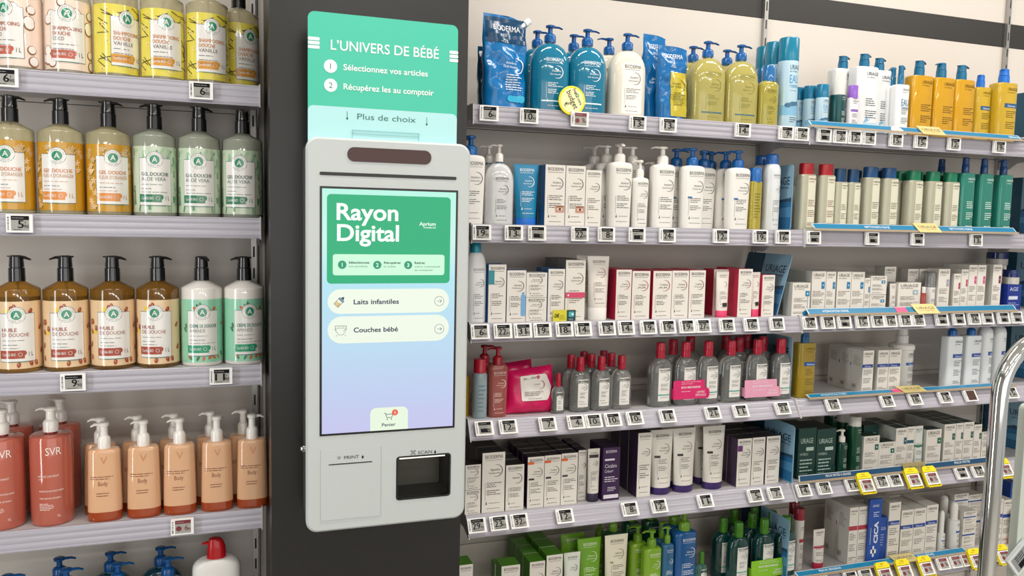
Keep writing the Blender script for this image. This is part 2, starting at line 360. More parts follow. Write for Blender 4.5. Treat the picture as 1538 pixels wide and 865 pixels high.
d.poly(rot([(-.0103, .0072), (.0103, .0072), (.0094, -.0008), (.0036, -.0088), (-.0036, -.0088), (-.0094, -.0008)], 0), CRE, 3)
d.line(a-.0103, b+.0035, a+.0103, b+.0035, .0007, NAVY, 4)
for s in (-1, 1): d.arc(a+s*.0105, b-.0065, .0078, .0008, 60 if s < 0 else 80, 100 if s < 0 else 150, NAVY, 4, 10); d.disc(a+s*.004, b+.0055, .001, OR_, 4, 8); d.disc(a+s*.008, b-.0105, .0008, NAVY, 4, 8)
a, b = sx(556, 613); c, _ = sx(612.6, 612); P = rr_pts(a, z0-.012, c, b, .011); d.poly([(x, max(z, z0)) for x, z in P], E_('#e4f3dc'), 1)
a, b = sx(583.5, 624.5)
for p, q in (((-.0085, .006), (-.006, .006)), ((-.006, .006), (-.0035, -.003)), ((-.0035, -.003), (.006, -.003)), ((.006, -.003), (.0082, .0035)), ((.0082, .0035), (-.005, .0035))): d.line(a+p[0], b+p[1], a+q[0], b+q[1], .0011, NAVY, 2)
for s in (-.0025, .0052): d.disc(a+s, b-.0062, .0012, NAVY, 2, 10)
a2, b2 = sx(593, 619); d.disc(a2, b2, .006, E_('#f2674f', .9), 3, 20); d.text('0', a2, b2-.0022, .0044, WHT, 4, anchor='c')
a, b = sx(573.3, 640.3); a2, _ = sx(594, 640); d.text('Panier', a, b, .0062, NAVY, 2, width=a2-a, bold=.015, res=3)
m.build('touch_screen', kiosk, False)
# scanner window, slot, printer door, lock
m = MB(); a, b = sx(521.7, 220.5); c, e = sx(647.5, 247.5); P = rr_pts(a, e, c, b, (b-e)/2-.0005, 10)
m.add([(x, fy-.0012, z) for x, z in P], [list(range(len(P)))], M('#3a1408', .12)); band(m, P, fy-.0012, P, fy+.001, BLK); m.build('scanner_window', kiosk)
m = MB(); a, b = sx(479.8, 257.5); c, e = sx(685.5, 269.5); zc = (sx(580, 264)[1]); P = rr_pts(a, zc-.003, c, zc+.003, .0028, 5)
m.add([(x, fy-.0008, z) for x, z in P], [list(range(len(P)))], M('#120c0a', .2)); band(m, P, fy-.0008, P, fy+.001, BLK); m.build('camera_slot', kiosk)
m = MB(); a, b = sx(481.3, 675.5); c, e = sx(571.5, 774); m.box(a, c, fy-.0006, fy+.001, e, b, M('#b4bab7', .4)); m.box(a+.0007, c-.0007, fy-.0012, fy, e+.0007, b-.0007, KW)
d = Draw(m, flat(fy-.0012)); a1, b1 = sx(493.5, 698); c1, _ = sx(559, 695)
d.rect(a1, b1-.0012, c1, b1+.0012, M('#565b59', .3), 0); d.rect(a1+.005, b1-.0002, c1-.002, b1+.0009, BLK, 1)
INKK = M('#1f2224', .5); a1, b1 = sx(516.7, 689.3); c1, _ = sx(539, 690); d.text('PRINT', a1, b1, .0062, INKK, 1, width=c1-a1, res=3)
def hand(d, a, b):
    d.disc(a, b+.0005, .0021, INKK, 1, 12); d.poly([(a-.0019, b), (a+.0019, b), (a, b-.0036)], INKK, 1); d.rect(a-.0006, b+.001, a+.0006, b+.0042, INKK, 1)
def heart(d, a, b):
    for s_ in (-1, 1): d.arc(a+s_*.0014, b+.0009, .0017, .0006, 0 if s_ > 0 else 10, 200, INKK, 1, 10)
    d.line(a-.0029, b+.0005, a, b-.0032, .0006, INKK, 1); d.line(a+.0029, b+.0005, a, b-.0032, .0006, INKK, 1); d.line(a-.002, b, a+.002, b, .0005, INKK, 1)
a1, b1 = sx(509, 688); heart(d, a1, b1+.001); a1, b1 = sx(544.6, 687); hand(d, a1, b1+.001)
m.build('printer_door', kiosk, False)
m = MB(); d = Draw(m, flat(fy)); a1, b1 = sx(627.5, 682); c1, _ = sx(648.7, 681); d.text('SCAN', a1, b1, .0062, INKK, 1, width=c1-a1, res=3)
a1, b1 = sx(653.5, 679); hand(d, a1, b1)
a1, b1 = sx(620.5, 679.5)
for s in (-1, 1):
    for q in (-1, 1): d.line(a1+s*.0042, b1+q*.0042, a1+s*.0018, b1+q*.0042, .0008, INKK, 1); d.line(a1+s*.0042, b1+q*.0042, a1+s*.0042, b1+q*.0018, .0008, INKK, 1)
for k in range(5): d.line(a1-.003, b1-.0025+k*.0013, a1+.003, b1-.0025+k*.0013, .0005, INKK, 1)
m.build('scan_lettering', kiosk, False)
m = MB(); lz = at(455, 675, 1.55).z-oz
CH = M('#d5d8da', .12, metal=1.); m.loft([[(kx0-ox-q, fy+.055+.0075*r*cos(2*pi*i/16), lz+.0075*r*sin(2*pi*i/16)) for i in range(16)] for q, r in ((-.002, 1), (.003, 1), (.0035, .6), (.006, .55))], CH); m.build('lock', kiosk)
# sign panel above the kiosk
YS = 1.515
sg = empty('sign_panel', ((kx0+kx1)/2, YS, 1.58)); tag(sg, 'turquoise sign panel standing up behind the kiosk top', 'sign', fixed=True)
def gx(x, y): p = at(x, y, YS); return p.x-sg.location.x, p.z-sg.location.z
a, b = gx(462.3, 15.5); c, _ = gx(688.3, 40)
m = MB(); P = rr_pts(a, -.02, c, b, .012)
TQ = M('#43c3a6', .3)
m.loft([[(x, y, z) for x, z in P] for y in (.003, 0)], TQ)
d = Draw(m, flat(0)); W_ = M('#fbfdfb', .35); G2 = M('#2f6e66', .4); LB = M('#b4e6e8', .3)
_, b1 = gx(575, 164.5); P2 = rr_pts(a, -.05, c, b1, .010); d.poly([(x, max(z, -.02)) for x, z in P2], LB, 0)
a1, b1 = gx(496.8, 74.2); c1, _ = gx(659, 88); d.text("L’UNIVERS DE BÉBÉ", a1, b1, .0175, W_, 1, width=c1-a1, res=4, bold=.006)
for px, py, n, txt, xt, xr, yb in ((496.4, 99.4, '1', 'Sélectionnez vos articles', 515.8, 642.6, 105), (496.7, 128, '2', 'Récupérez les au comptoir', 516, 651.5, 134)):
    a1, b1 = gx(px, py); d.disc(a1, b1, .0118, W_, 1, 28); d.text(n, a1, b1-.005, .010, G2, 2, anchor='c', res=4)
    a1, b1 = gx(xt, yb); c1, _ = gx(xr, yb); d.text(txt, a1, b1, .0105, W_, 1, width=c1-a1, res=4, bold=.012)
a1, b1 = gx(536.6, 179); c1, _ = gx(624.3, 184); d.text('Plus de choix', a1, b1, .0105, G2, 1, width=c1-a1, res=4)
for px, py in ((521.4, 173.5), (640.9, 182.5)):
    a1, b1 = gx(px, py); d.line(a1, b1+.0075, a1, b1-.0075, .001, G2, 1); d.poly([(a1-.0024, b1-.004), (a1+.0024, b1-.004), (a1, b1-.0085)], G2, 1)
for xa, xb, ys in ((462.6, 480, (57, 63.2, 69.5)), (675.2, 688, (78.2, 84.2, 90.4))):
    for yy in ys:
        a1, b1 = gx(xa, yy); c1, _ = gx(xb, yy); d.rrect(a1, b1-.0028, c1, b1+.0028, .0015, W_, 1)
m.build('panel', sg, True)
m = MB(); a1, b1 = gx(529, 195); c1, e1 = gx(629, 204); CLR = M('#8fc9cc', .15)
for q in (b1, b1-.006): m.box(a1, c1, -.0014, -.0004, q-.0005, q+.0004, CLR)
for q in (a1, c1): m.box(q-.0005, q+.0005, -.0014, -.0004, -.012, b1+.0004, CLR)
m.build('clear_pocket', sg, False)
# ------------------------------------------------------------------ product builders
YMID = {'L': [60, 250, 470, 700, 840], 'M': [110, 290, 440, 575, 705, 820], 'R': [150, 300, 440, 540, 670, 800], 'N': [150, 300, 440, 540, 640, 800]}
ZB = {'L': ZL, 'M': ZM, 'R': ZM, 'N': ZM}
GAPF = .010
class Prof:
    """body section up the height: list of (z, t, s); t blends the section into the round neck, s scales it"""
    def __init__(s, W, D, n, rn, H, pts): s.W, s.D, s.n, s.rn, s.H, s.p = W, D, n, rn, H, [(z*H, t, k) for z, t, k in pts]
    def sec(s, z):
        p = s.p
        if z <= p[0][0]: t, k = p[0][1:]
        elif z >= p[-1][0]: t, k = p[-1][1:]
        else:
            for (a, t0, k0), (b, t1, k1) in zip(p, p[1:]):
                if a <= z <= b: u = (z-a)/((b-a) or 1); t, k = t0+(t1-t0)*u, k0+(k1-k0)*u; break
        return (s.W*k*(1-t)+s.rn*t, s.D*k*(1-t)+s.rn*t, s.n*(1-t)+2*t)
    def loft(s, mb, mat, N=36):
        mb.loft([ring(*s.sec(z)[:2], s.sec(z)[2], z, N) for z, _, _ in s.p], mat)
    def surf(s):
        def f(x, z, e):
            hw, hd, n = s.sec(z); hw += e; hd += e
            if n < 2.05:
                th = max(-1.5, min(1.5, x/hw)) if abs(hd-hw) < .1*hw else math.asin(max(-.999, min(.999, x/hw)))
                return (hw*sin(th), -hd*cos(th), z)
            u = min(.999, abs(x)/hw); return (x, -hd*(1-u**n)**(1/n), z)
        return f
def dome(z0, z1, t0=0., k=7): return [(z0+(z1-z0)*sin(pi/2*i/k), t0+(1-t0)*(1-cos(pi/2*i/k)), 1) for i in range(1, k+1)]
FOOT = [(0, .09, 1), (.008, .03, 1), (.022, 0, 1)]
def beam(mb, pts, mat, n=10):           # spout: list of (x, y, z, half width, half height)
    R = []
    for i, p in enumerate(pts):
        q = pts[min(i+1, len(pts)-1)]; r = pts[max(i-1, 0)]; dx, dy = q[0]-r[0], q[1]-r[1]; d = sqrt(dx*dx+dy*dy) or 1; nx, ny = -dy/d, dx/d
        R.append([(p[0]+nx*p[3]*cos(2*pi*k/n), p[1]+ny*p[3]*cos(2*pi*k/n), p[2]+p[4]*sin(2*pi*k/n)) for k in range(n)])
    mb.loft(R, mat)
def pump(root, z, rc, H, mat, phi, style='slim', mat2=None):
    m = MB(); c2 = mat2 or mat
    if style == 'block':                 # tall ribbed collar with a hooded head
        m.cyl(0, 0, [(z, rc), (z+.50*H, rc*.97), (z+.52*H, rc*.9)], c2); m.build('pump_collar', root)
        m = MB(); m.cyl(0, 0, [(z+.5*H, rc*.80), (z+.54*H, rc*.80), (z+.55*H, rc*.90), (z+.86*H, rc*.82), (z+.95*H, rc*.84), (z+H, rc*.62)], mat)
        L = rc*1.8
        beam(m, [(0, 0, z+.91*H, rc*.62, H*.085), (cos(phi)*L*.6, sin(phi)*L*.6, z+.92*H, rc*.5, H*.06), (cos(phi)*L, sin(phi)*L, z+.84*H, rc*.28, H*.035)], mat)
        beam(m, [(0, 0, z+.93*H, rc*.6, H*.06), (-cos(phi)*rc*1.05, -sin(phi)*rc*1.05, z+.95*H, rc*.35, H*.03)], mat)
        m.build('pump_head', root)
    else:
        m.cyl(0, 0, [(z, rc), (z+.36*H, rc), (z+.44*H, rc*.86), (z+.50*H, rc*.62), (z+.52*H, rc*.4)], c2); m.build('pump_collar', root)
        m = MB(); a = .62 if style == 'thick' else .42
        m.cyl(0, 0, [(z+.5*H, rc*a), (z+.84*H, rc*a*.92), (z+.86*H, rc*.78), (z+.96*H, rc*.82), (z+H, rc*.6)], mat)
        L = rc*(1.9 if style == 'thick' else 2.3)
        beam(m, [(0, 0, z+.91*H, rc*.5, H*.075), (cos(phi)*L*.7, sin(phi)*L*.7, z+.93*H, rc*.34, H*.055), (cos(phi)*L, sin(phi)*L, z+.86*H, rc*.26, H*.04)], mat)
        m.build('pump_head', root)
def bottle(name, W, D, n, H, pts, body, rn=None, label=None, lmat=None, lz=None, pumpH=None, pmat=None, phi=0, pst='slim', rc=None, cap=None, wrap=None, neckmat=None, tube=False, fill=None):
    """pts: body profile; label(draw, W, H): marks; cap: (height, radius factor, material, shape)"""
    root = empty(name); rn = rn or W*.34
    P = Prof(W, D, n, rn, H, pts); m = MB(); P.loft(m, body)
    own = lmat is None
    if own and label: label(Draw(m, P.surf(), True), W, H)
    m.build('bottle_body', root)
    if fill:                             # liquid level seen through the wall: a darker dense foot
        m = MB(); z1 = fill[0]*H; Q = [z for z, _, _ in P.p if z < z1]+[z1]
        m.loft([ring(P.sec(z)[0]*1.004, P.sec(z)[1]*1.004, P.sec(z)[2], z, 36) for z in Q], fill[1], True, True); m.build('thick_base', root)
    if wrap:                             # paper sleeve right round the body
        m = MB(); z0, z1, mt = wrap[:3]; R = []
        for i in range(5):
            z = (z0+(z1-z0)*i/4)*H; a, b, k = P.sec(z); R.append(ring(a+.0004, b+.0004, k, z, 40))
        m.loft(R, mt, False, False); d = Draw(m, lambda x, z, e, f=P.surf(): f(x, z, e+.0004), True); label(d, W, H); m.build('label', root)
    elif not own:
        m = MB(); d = Draw(m, P.surf(), True); label(d, W, H); m.build('label', root)
    if neckmat: m = MB(); m.cyl(0, 0, [(H-.004, rn*.8), (H+.008, rn*.8)], neckmat); m.build('neck', root)
    if tube: m = MB(); m.tube([(.0, 0, H), (.004, 0, H*.6), (.010, 0, H*.3), (.003, 0, .015)], .0022, M('#efe3d6', .2, tr=.5)); m.build('dip_tube', root)
    zt = H+(.005 if neckmat else 0)
    if pumpH: pump(root, zt-.001, rc or rn*1.15, pumpH, pmat, radians(phi), pst)
    if cap:
        h, rf, cm, sh = cap; r = W*rf; m = MB()
        if sh == 'flip': m.cyl(0, 0, [(zt-.002, r), (zt+h*.42, r), (zt+h*.43, r*.94), (zt+h*.46, r*.94), (zt+h*.47, r), (zt+h*.93, r*.97), (zt+h, r*.86)], cm)
        elif sh == 'sq': m.loft([ring(r*k, min(r, D*rf*1.0)*k, 3.2, zt+h*u, 28) for u, k in ((-.02, 1), (.94, 1), (1, .94))], cm)
        elif sh == 'dome': m.cyl(0, 0, [(zt-.002, r), (zt+h*.72, r), (zt+h*.88, r*.9), (zt+h*.97, r*.6), (zt+h, r*.2)], cm)
        elif sh == 'hood': m.loft([ring(r*k, r*k*.8, 2.4, zt+h*u, 24, cx=r*o) for u, k, o in ((0, 1, 0), (.5, .95, 0), (.8, .8, -.05), (.95, .6, -.15), (1, .3, -.2))], cm); beam(m, [(-r*.2, 0, zt+h*.82, r*.4, h*.12), (-r*1.5, 0, zt+h*.72, r*.2, h*.05)], cm)
        else: m.cyl(0, 0, [(zt-.002, r), (zt+h*.95, r*.98), (zt+h, r*.92)], cm)
        m.build('cap', root)
    return root
# ---- label designs
def T_(h): return M(h, .32)
def lab_bio(d, x0, x1, z0, z1, ink, n1='', n2='', arc=None, detail=1, tick=True, white=False):
    w = x1-x0; h = z1-z0; c = (x0+x1)/2; A = arc or ink
    d.text('BIODERMA', x0+w*.12, z1-min(.16*w, .095*h)-h*.03, min(.155*w, .09*h), ink, width=w*.80)
    zt = z1-min(.16*w, .095*h)-h*.055; d.rect(x0+w*.12, zt-.0007, x0+w*.88, zt, ink)
    r = min(w*.27, h*.13); cz = z1-h*.30; cx = x1-w*.36
    d.arc(cx, cz, r, max(.0016, r*.14), -115, 105, A)
    if n1: d.text(n1, cx+r*.55, cz+r*.02, r*.34, ink, width=w*.42, anchor='r')
    if n2: d.text(n2, cx+r*.6, cz-r*.48, r*.27, ink, width=w*.52, anchor='r')
    zl = z1-h*.50
    d.lines(x0+w*.2, x1-w*.08, zl, 3, h*.032, ink); d.lines(x0+w*.2, x1-w*.12, zl-h*.13, 3, h*.032, ink)
    if tick: d.rect(x0+w*.13, z0+h*.2, x0+w*.13+.0006, zl, A)
    d.poly([(x0+w*.15, z0+h*.13), (x0+w*.23, z0+h*.13), (x0+w*.19, z0+h*.19)], ink); d.lines(x0+w*.3, x1-w*.2, z0+h*.155, 1, .1, ink)
    d.lines(x0+w*.2, x1-w*.15, z0+h*.065, 1, .1, ink, ragged=.1)
def lab_uri(d, x0, x1, z0, z1, ink, band=None, btxt='', name='', lines_=True, white=None):
    w = x1-x0; h = z1-z0
    d.text('URIAGE', x0+w*.06, z1-h*.03-min(.2*w, .1*h), min(.2*w, .1*h), ink, width=w*.88)
    d.text('EAU THERMALE', x0+w*.08, z1-h*.055-min(.2*w, .1*h)-.003, .003, ink, width=w*.6)
    if name: d.text(name, x0+w*.06, z1-h*.34, min(.10*w, .004), ink)
    if band:
        d.rect(x0-w*.12, z1-h*.40, x1+w*.02, z1-h*.32, T_(band), 1)
        if btxt: d.text(btxt, x0+w*.12, z1-h*.385, h*.04, T_('#e8eef6'), 2)
    if lines_: d.lines(x0+w*.06, x1, z1-h*.46, 4, h*.035, ink); d.lines(x0+w*.06, x1, z1-h*.66, 4, h*.035, ink); d.lines(x0+w*.06, x1, z1-h*.9, 2, h*.035, ink)
def lab_aprium(kind, t1, t2, t3, c1, c2, accent, plain=None):
    def T_(h): return M(h, .3, coat=1.)
    def f(d, W, H):
        z0, z1 = LZ[0]*H, LZ[1]*H; h = z1-z0
        R = random.Random(len(kind)*7+3)
        span = W*1.25; fx0, fx1 = -W*.72, W*.80
        for i in range({'vanille': 80, 'aloe': 80, 'orange': 52}.get(kind, 44)):           # the printed plants round the panel
            x = R.uniform(-span, span); z = z0+h*R.uniform(.05, .95)
            if fx0-.004 < x < fx1+.003 and z0+h*.1 < z < z0+h*.76: continue
            if kind == 'vanille':
                a = R.uniform(-1.2, .9); l = R.uniform(.008, .017); k = T_('#3b2f1d')
                if i % 3: d.line(x-l*cos(a), z-l*sin(a)*.8, x+l*cos(a), z+l*sin(a)*.8, .0017, k, 1)
                else: [d.disc(x+.0032*cos(q), z+.0032*sin(q), .0028, T_('#f3e08a'), 1, 7, .0013, q) for q in (0, 1.25, 2.5, 3.8, 5.0)]; d.disc(x, z, .0013, T_('#c98a2b'), 2, 8)
            elif kind == 'coco':
                if i % 2 == 0: r = R.uniform(.008, .0115); d.disc(x, z, r, T_('#8d5a36'), 1, 16); d.disc(x+.0008, z+.0010, r*.80, T_('#f3ece4'), 2, 16)
            elif kind == 'orange':
                [d.disc(x+.0036*cos(q), z+.0036*sin(q), .0032, T_('#f1cfa0' if i % 2 else '#d8b98f'), 1, 7, .0014, q) for q in (0.3, 1.5, 2.8, 4.0, 5.2)]
                if i % 3 == 0: d.disc(x+.004, z-.004, .004, T_('#7d7a2c'), 2, 8, .0013, 1.0)
            elif kind == 'aloe':
                a = R.uniform(.4, 2.2); l = R.uniform(.006, .011); d.line(x-l*cos(a)*.6, z-l*sin(a), x+l*cos(a)*.6, z+l*sin(a), R.uniform(.003, .0055), T_(R.choice(['#6f9e78', '#8fb593', '#5b8a66', '#a9c7a2'])), 1)
            elif kind == 'huile':
                if i % 5 == 0: d.disc(x, z, .0055, T_('#e8c832'), 1, 12, .0045)
                else: d.disc(x, z, .0036, T_('#9c3f22'), 1, 12, .0060, R.uniform(-.5, .5)); d.disc(x-.0007, z+.0015, .0011, T_('#d98f68'), 2, 8, .0022)
            else:
                if i % 2: d.disc(x, z, .0030, T_('#c96f45'), 1, 12, .0048, R.uniform(-1, 1))
                else: d.disc(x, z, .0028, T_('#3f7d58'), 1, 10, .0062, R.uniform(-1.2, 1.2))
        gr = T_('#2b8267'); wh = T_('#e9e6e0'); ink = T_(c2); tt = T_(c1); line = T_('#4c6f77')
        d.rect(fx0-.0007, z0+h*.105, fx1+.0007, z0+h*.825, line, 2); d.rect(fx0, z0+h*.112, fx1, z0+h*.818, wh, 3)
        cx = W*.02; cz = z0+h*.80; r = W*.39
        d.disc(cx, cz, r, line, 3, 26); d.disc(cx, cz, r*.95, wh, 4, 26); d.disc(cx, cz, r*.58, T_('#1f8a68'), 5, 22)
        d.text('A', cx, cz-r*.30, r*.62, wh, 6, anchor='c', bold=.012)
        for word, a0, s in (('LABORATOIRE', 168, -1), ('APRIUM', 238, 1)):
            n = len(word)
            for i, chx in enumerate(word):
                a = radians(a0+s*(156 if s < 0 else 64)*i/(n-1)); rr = r*(.70 if s < 0 else .84)
                d.text(chx, cx+rr*cos(a), cz+rr*sin(a), r*.14, line, 6, anchor='c', rot=a-pi/2 if s < 0 else a+pi/2)
        x = fx0+W*.10; hh = h*.058
        zz = z0+h*.555
        for i, t in enumerate((t1, t2, t3)):
            if not t: continue
            d.text(t, x, zz-i*hh*1.28, hh*.92, tt if i < 2 and not (i == 1 and t3 is None and plain) else ink, 5, width=min(len(t)*W*.128, fx1-fx0-W*.18), dbl=.0004 if (i == 0 or t3) and i < 2 else 0)
        zz -= hh*(3.4 if t3 else 2.2)
        d.lines(x, fx1-W*.1, zz, 1, .1, ink, 5, h*.012*10/3); d.lines(x, fx1-W*.5, zz-h*.065, 1, .1, T_('#2c3c50'), 5); d.lines(x, fx1-W*.06, zz-h*.115, 1, .1, ink, 5)
        d.rect(fx0, z0+h*.155, fx0+W*1.0, z0+h*.275, T_(accent), 4); d.disc(fx0+W*1.0, z0+h*.235, h*.04, T_(accent), 4, 16); d.rect(fx0+W*.9, z0+h*.155, fx0+W*1.04, z0+h*.235, T_(accent), 4)
        d.text('Certifié BIO', fx0+W*.09, z0+h*.195, h*.042, wh, 5, width=W*.58, bold=.006); d.arc(fx0+W*.86, z0+h*.215, h*.028, .0006, 0, 360, wh, 5, 16)
        d.text('1 L', fx1-W*.3, z0+h*.19, h*.06, ink, 5, width=W*.2, bold=.02)
        d.rect(fx0+W*.3, z0+h*.10, fx1-W*.3, z0+h*.108, T_('#3d7f6a'), 4)
    return f
LZ = (.045, .785)
# ------------------------------------------------------------------ placing things
TY = {}
def dims(bay, row, x0, x1, ytop, ybody, k, n, front=GAPF):
    z0 = ZB[bay][row]; ym = YMID[bay][row]; D = .02
    for _ in range(4):
        Yc = YF+front+D; a, b = at(x0, ym, Yc).x, at(x1, ym, Yc).x; th = atan2((a+b)/2, Yc); c, s = cos(th), abs(sin(th)); q = n/(n-1.0)
        W = (b-a)/2*c/((c**q+(k*s)**q)**(1/q)); D = W*k
    H = at((x0+x1)/2, ytop, Yc).z-z0; Hb = at((x0+x1)/2, ybody, Yc).z-z0
    return W, D, H, Hb
class Type:
    def __init__(s, key, name, cat, desc, rep, k, n, fn): s.name, s.cat, s.desc, s.rep, s.k, s.n, s.fn, s.proto = name, cat, desc, rep, k, n, fn, None; TY[key] = s; s.dim = dims(*rep, k, n)
BOXES = []                                # footprints, to keep neighbours from running into each other
def settle(X, Y, hw, hd, key, clear=.0008):
    for _ in range(6):
        for (k2, a, b, c, e) in BOXES:
            if k2 != key: continue
            ox, oy = hw+c-abs(X-a), hd+e-abs(Y-b)
            if ox > -clear and oy > 0:
                if ox < .014: X += (ox+clear)*(1 if X > a else -1)
                elif oy < .03: Y += (oy+clear)*(1 if Y > b else -1)
    Y = min(Y, YW-.003-hd)
    BOXES.append((key, X, Y, hw, hd)); return X, Y
def put(key, bay, row, xc, back=0, phi=None, desc=None, yaw=0., front=GAPF, grp=None, ym=None, face=None):
    t = TY[key]; W, D, H, Hb = t.dim
    Yc = YF+front+D+back*(2*D+.004); Yc = min(Yc, YW-.003-D); X = at(xc, ym or YMID[bay][row], Yc).x
    X, Yc = (X, Yc) if 0 < back < .7 and bay == 'L' else settle(X, Yc, W*1.0, D, (bay, row), .0026 if bay == 'L' and row < 3 else .0008)
    if t.proto is None: o = t.proto = t.fn(t.name, W, D, H, Hb)
    else: o = clone(t.proto)
    if face is not None: yaw = math.degrees(math.asin(max(-.9, min(.9, face/33)))+atan2(-X, Yc)); phi = None if phi is None else phi-yaw
    o.location = (X, Yc, ZB[bay][row]+.0005); o.rotation_euler[2] = radians(yaw)
    if phi is not None:
        for ch in o.children:
            if ch.name.startswith('pump_head'): ch.rotation_euler[2] = radians(phi)
    tag(o, desc or t.desc, t.cat, bay, row, X, back, grp); return o
def carton(bay, row, x0, x1, ytop, style, desc, front='#e6e1d9', side=None, top=None, D=.04, back=0, deep=1, ybase=None, name='carton', frontgap=GAPF, cat='box', yaw=0., toplines=True, sidelines=False):
    Y0 = YF+frontgap+back; ym = YMID[bay][row]; a, b = at(x0, ym, Y0).x, at(x1, ym, Y0).x; z0 = ZB[bay][row]
    H = at((x0+x1)/2, ytop, Y0).z; zb = z0+.0005 if ybase is None else at((x0+x1)/2, ybase, Y0).z
    W = (b-a)/2-.0002; H -= zb; X = (a+b)/2
    X2, Yq = settle(X, Y0+D/2, W, D/2, (bay, row)) if ybase is None else (X, Y0+D/2)
    X = X2; Y0 = Yq-D/2
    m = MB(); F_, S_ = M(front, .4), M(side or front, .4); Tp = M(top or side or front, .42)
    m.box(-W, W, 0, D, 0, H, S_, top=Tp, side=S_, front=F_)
    style(Draw(m, flat(0)), W, H)
    dk = M('#8f8a83', .6)
    dt = Draw(m, lambda x, z, e: (x, z, H+e)); dt.rect(-W*.96, D*.80, W*.96, D*.80+.0006, dk, 0)
    if sidelines:
        ds = Draw(m, lambda x, z, e: (-W-e, D-x, z)); ds.lines(D*.2, D*.85, H*.85, 6, H*.04, T_('#9a958d')); ds.rect(D*.15, H*.08, D*.5, H*.2, T_('#c9c5bd')); [ds.rect(D*.18+i*D*.05, H*.1, D*.2+i*D*.05, H*.18, T_('#3a3835'), 2) for i in range(6)]
    o = m.build(name, None, False); o.location = (X, Y0, zb); o.rotation_euler[2] = radians(yaw)
    tag(o, desc, cat, bay, row, X, back)
    for i in range(1, deep):
        Yn = Y0+i*(D+.0012)
        if Yn+D > YW-.002: break
        c = o.copy(); COL.objects.link(c); c.location = (X, Yn, zb); BOXES.append(((bay, row), X, Yn+D/2, W, D/2))
        tag(c, desc, cat, bay, row, X, i)
    return o
def tube(W, H, capf, body, capc, label, lab_args=(), taper=.74, name='tube', capr=None):
    root = empty(name); hc = H*capf; R = []; zs = [0, .02, .08, .2, .4, .6, .8, .93, .97, 1.0]
    def sec(z):
        u = max(0., min(1., (z-hc)/(H-hc))); hd0 = W*.58
        e = 1-u
        return (W*(taper+(1-taper)*u), max(.0011, hd0*min(1, e*1.05)**.75 if u < .955 else .0011))
    m = MB(); m.loft([ring(*sec(hc+u*(H-hc)), 2, hc+u*(H-hc), 36) for u in zs], body)
    def surf(x, z, e):
        a, b = sec(z); t = min(.999, abs(x)/a); return (x, -(b)*sqrt(1-t*t)-e-.0001, z)
    label(Draw(m, surf, True), W, H, hc)
    m.build('tube_body', root)
    m = MB(); a, b = sec(hc); q = capr or 1.0; a, b = a*q*1.01, b*q*1.01
    m.loft([ring(a*.97, b*.97, 2, 0, 32), ring(a, b, 2, .002, 32), ring(a, b, 2, hc*.96, 32), ring(a*.96, b*.96, 2, hc, 32)], capc); m.build('cap', root)
    return root
def put_tube(bay, row, x0, x1, ytop, capf, body, capc, label, desc, back=0., taper=.74, n=1, front=GAPF, rough=.35, xs=()):
    z0 = ZB[bay][row]; D = .012
    for _ in range(4):
        Yc = YF+front+D+back; a, b = at(x0, YMID[bay][row], Yc).x, at(x1, YMID[bay][row], Yc).x; W = (b-a)/2*.97; D = W*.58
    H = at((x0+x1)/2, ytop, Yc).z-z0
    o = tube(W, H, capf, M(body, rough), M(capc, rough), label, taper=taper)
    X, Y = settle((a+b)/2, Yc, W*.95, D, (bay, row)); o.location = (X, Y, z0+.0005); tag(o, desc, 'tube', bay, row, X, 0)
    for xc, bk in xs:
        Y2 = min(YW-.003-D, YF+front+D+bk*(2*D+.003)); c = clone(o); X = at(xc, YMID[bay][row], Y2).x; X, Y2 = settle(X, Y2, W*.95, D, (bay, row)); c.location = (X, Y2, z0+.0005); tag(c, desc, 'tube', bay, row, X, bk)
    return o
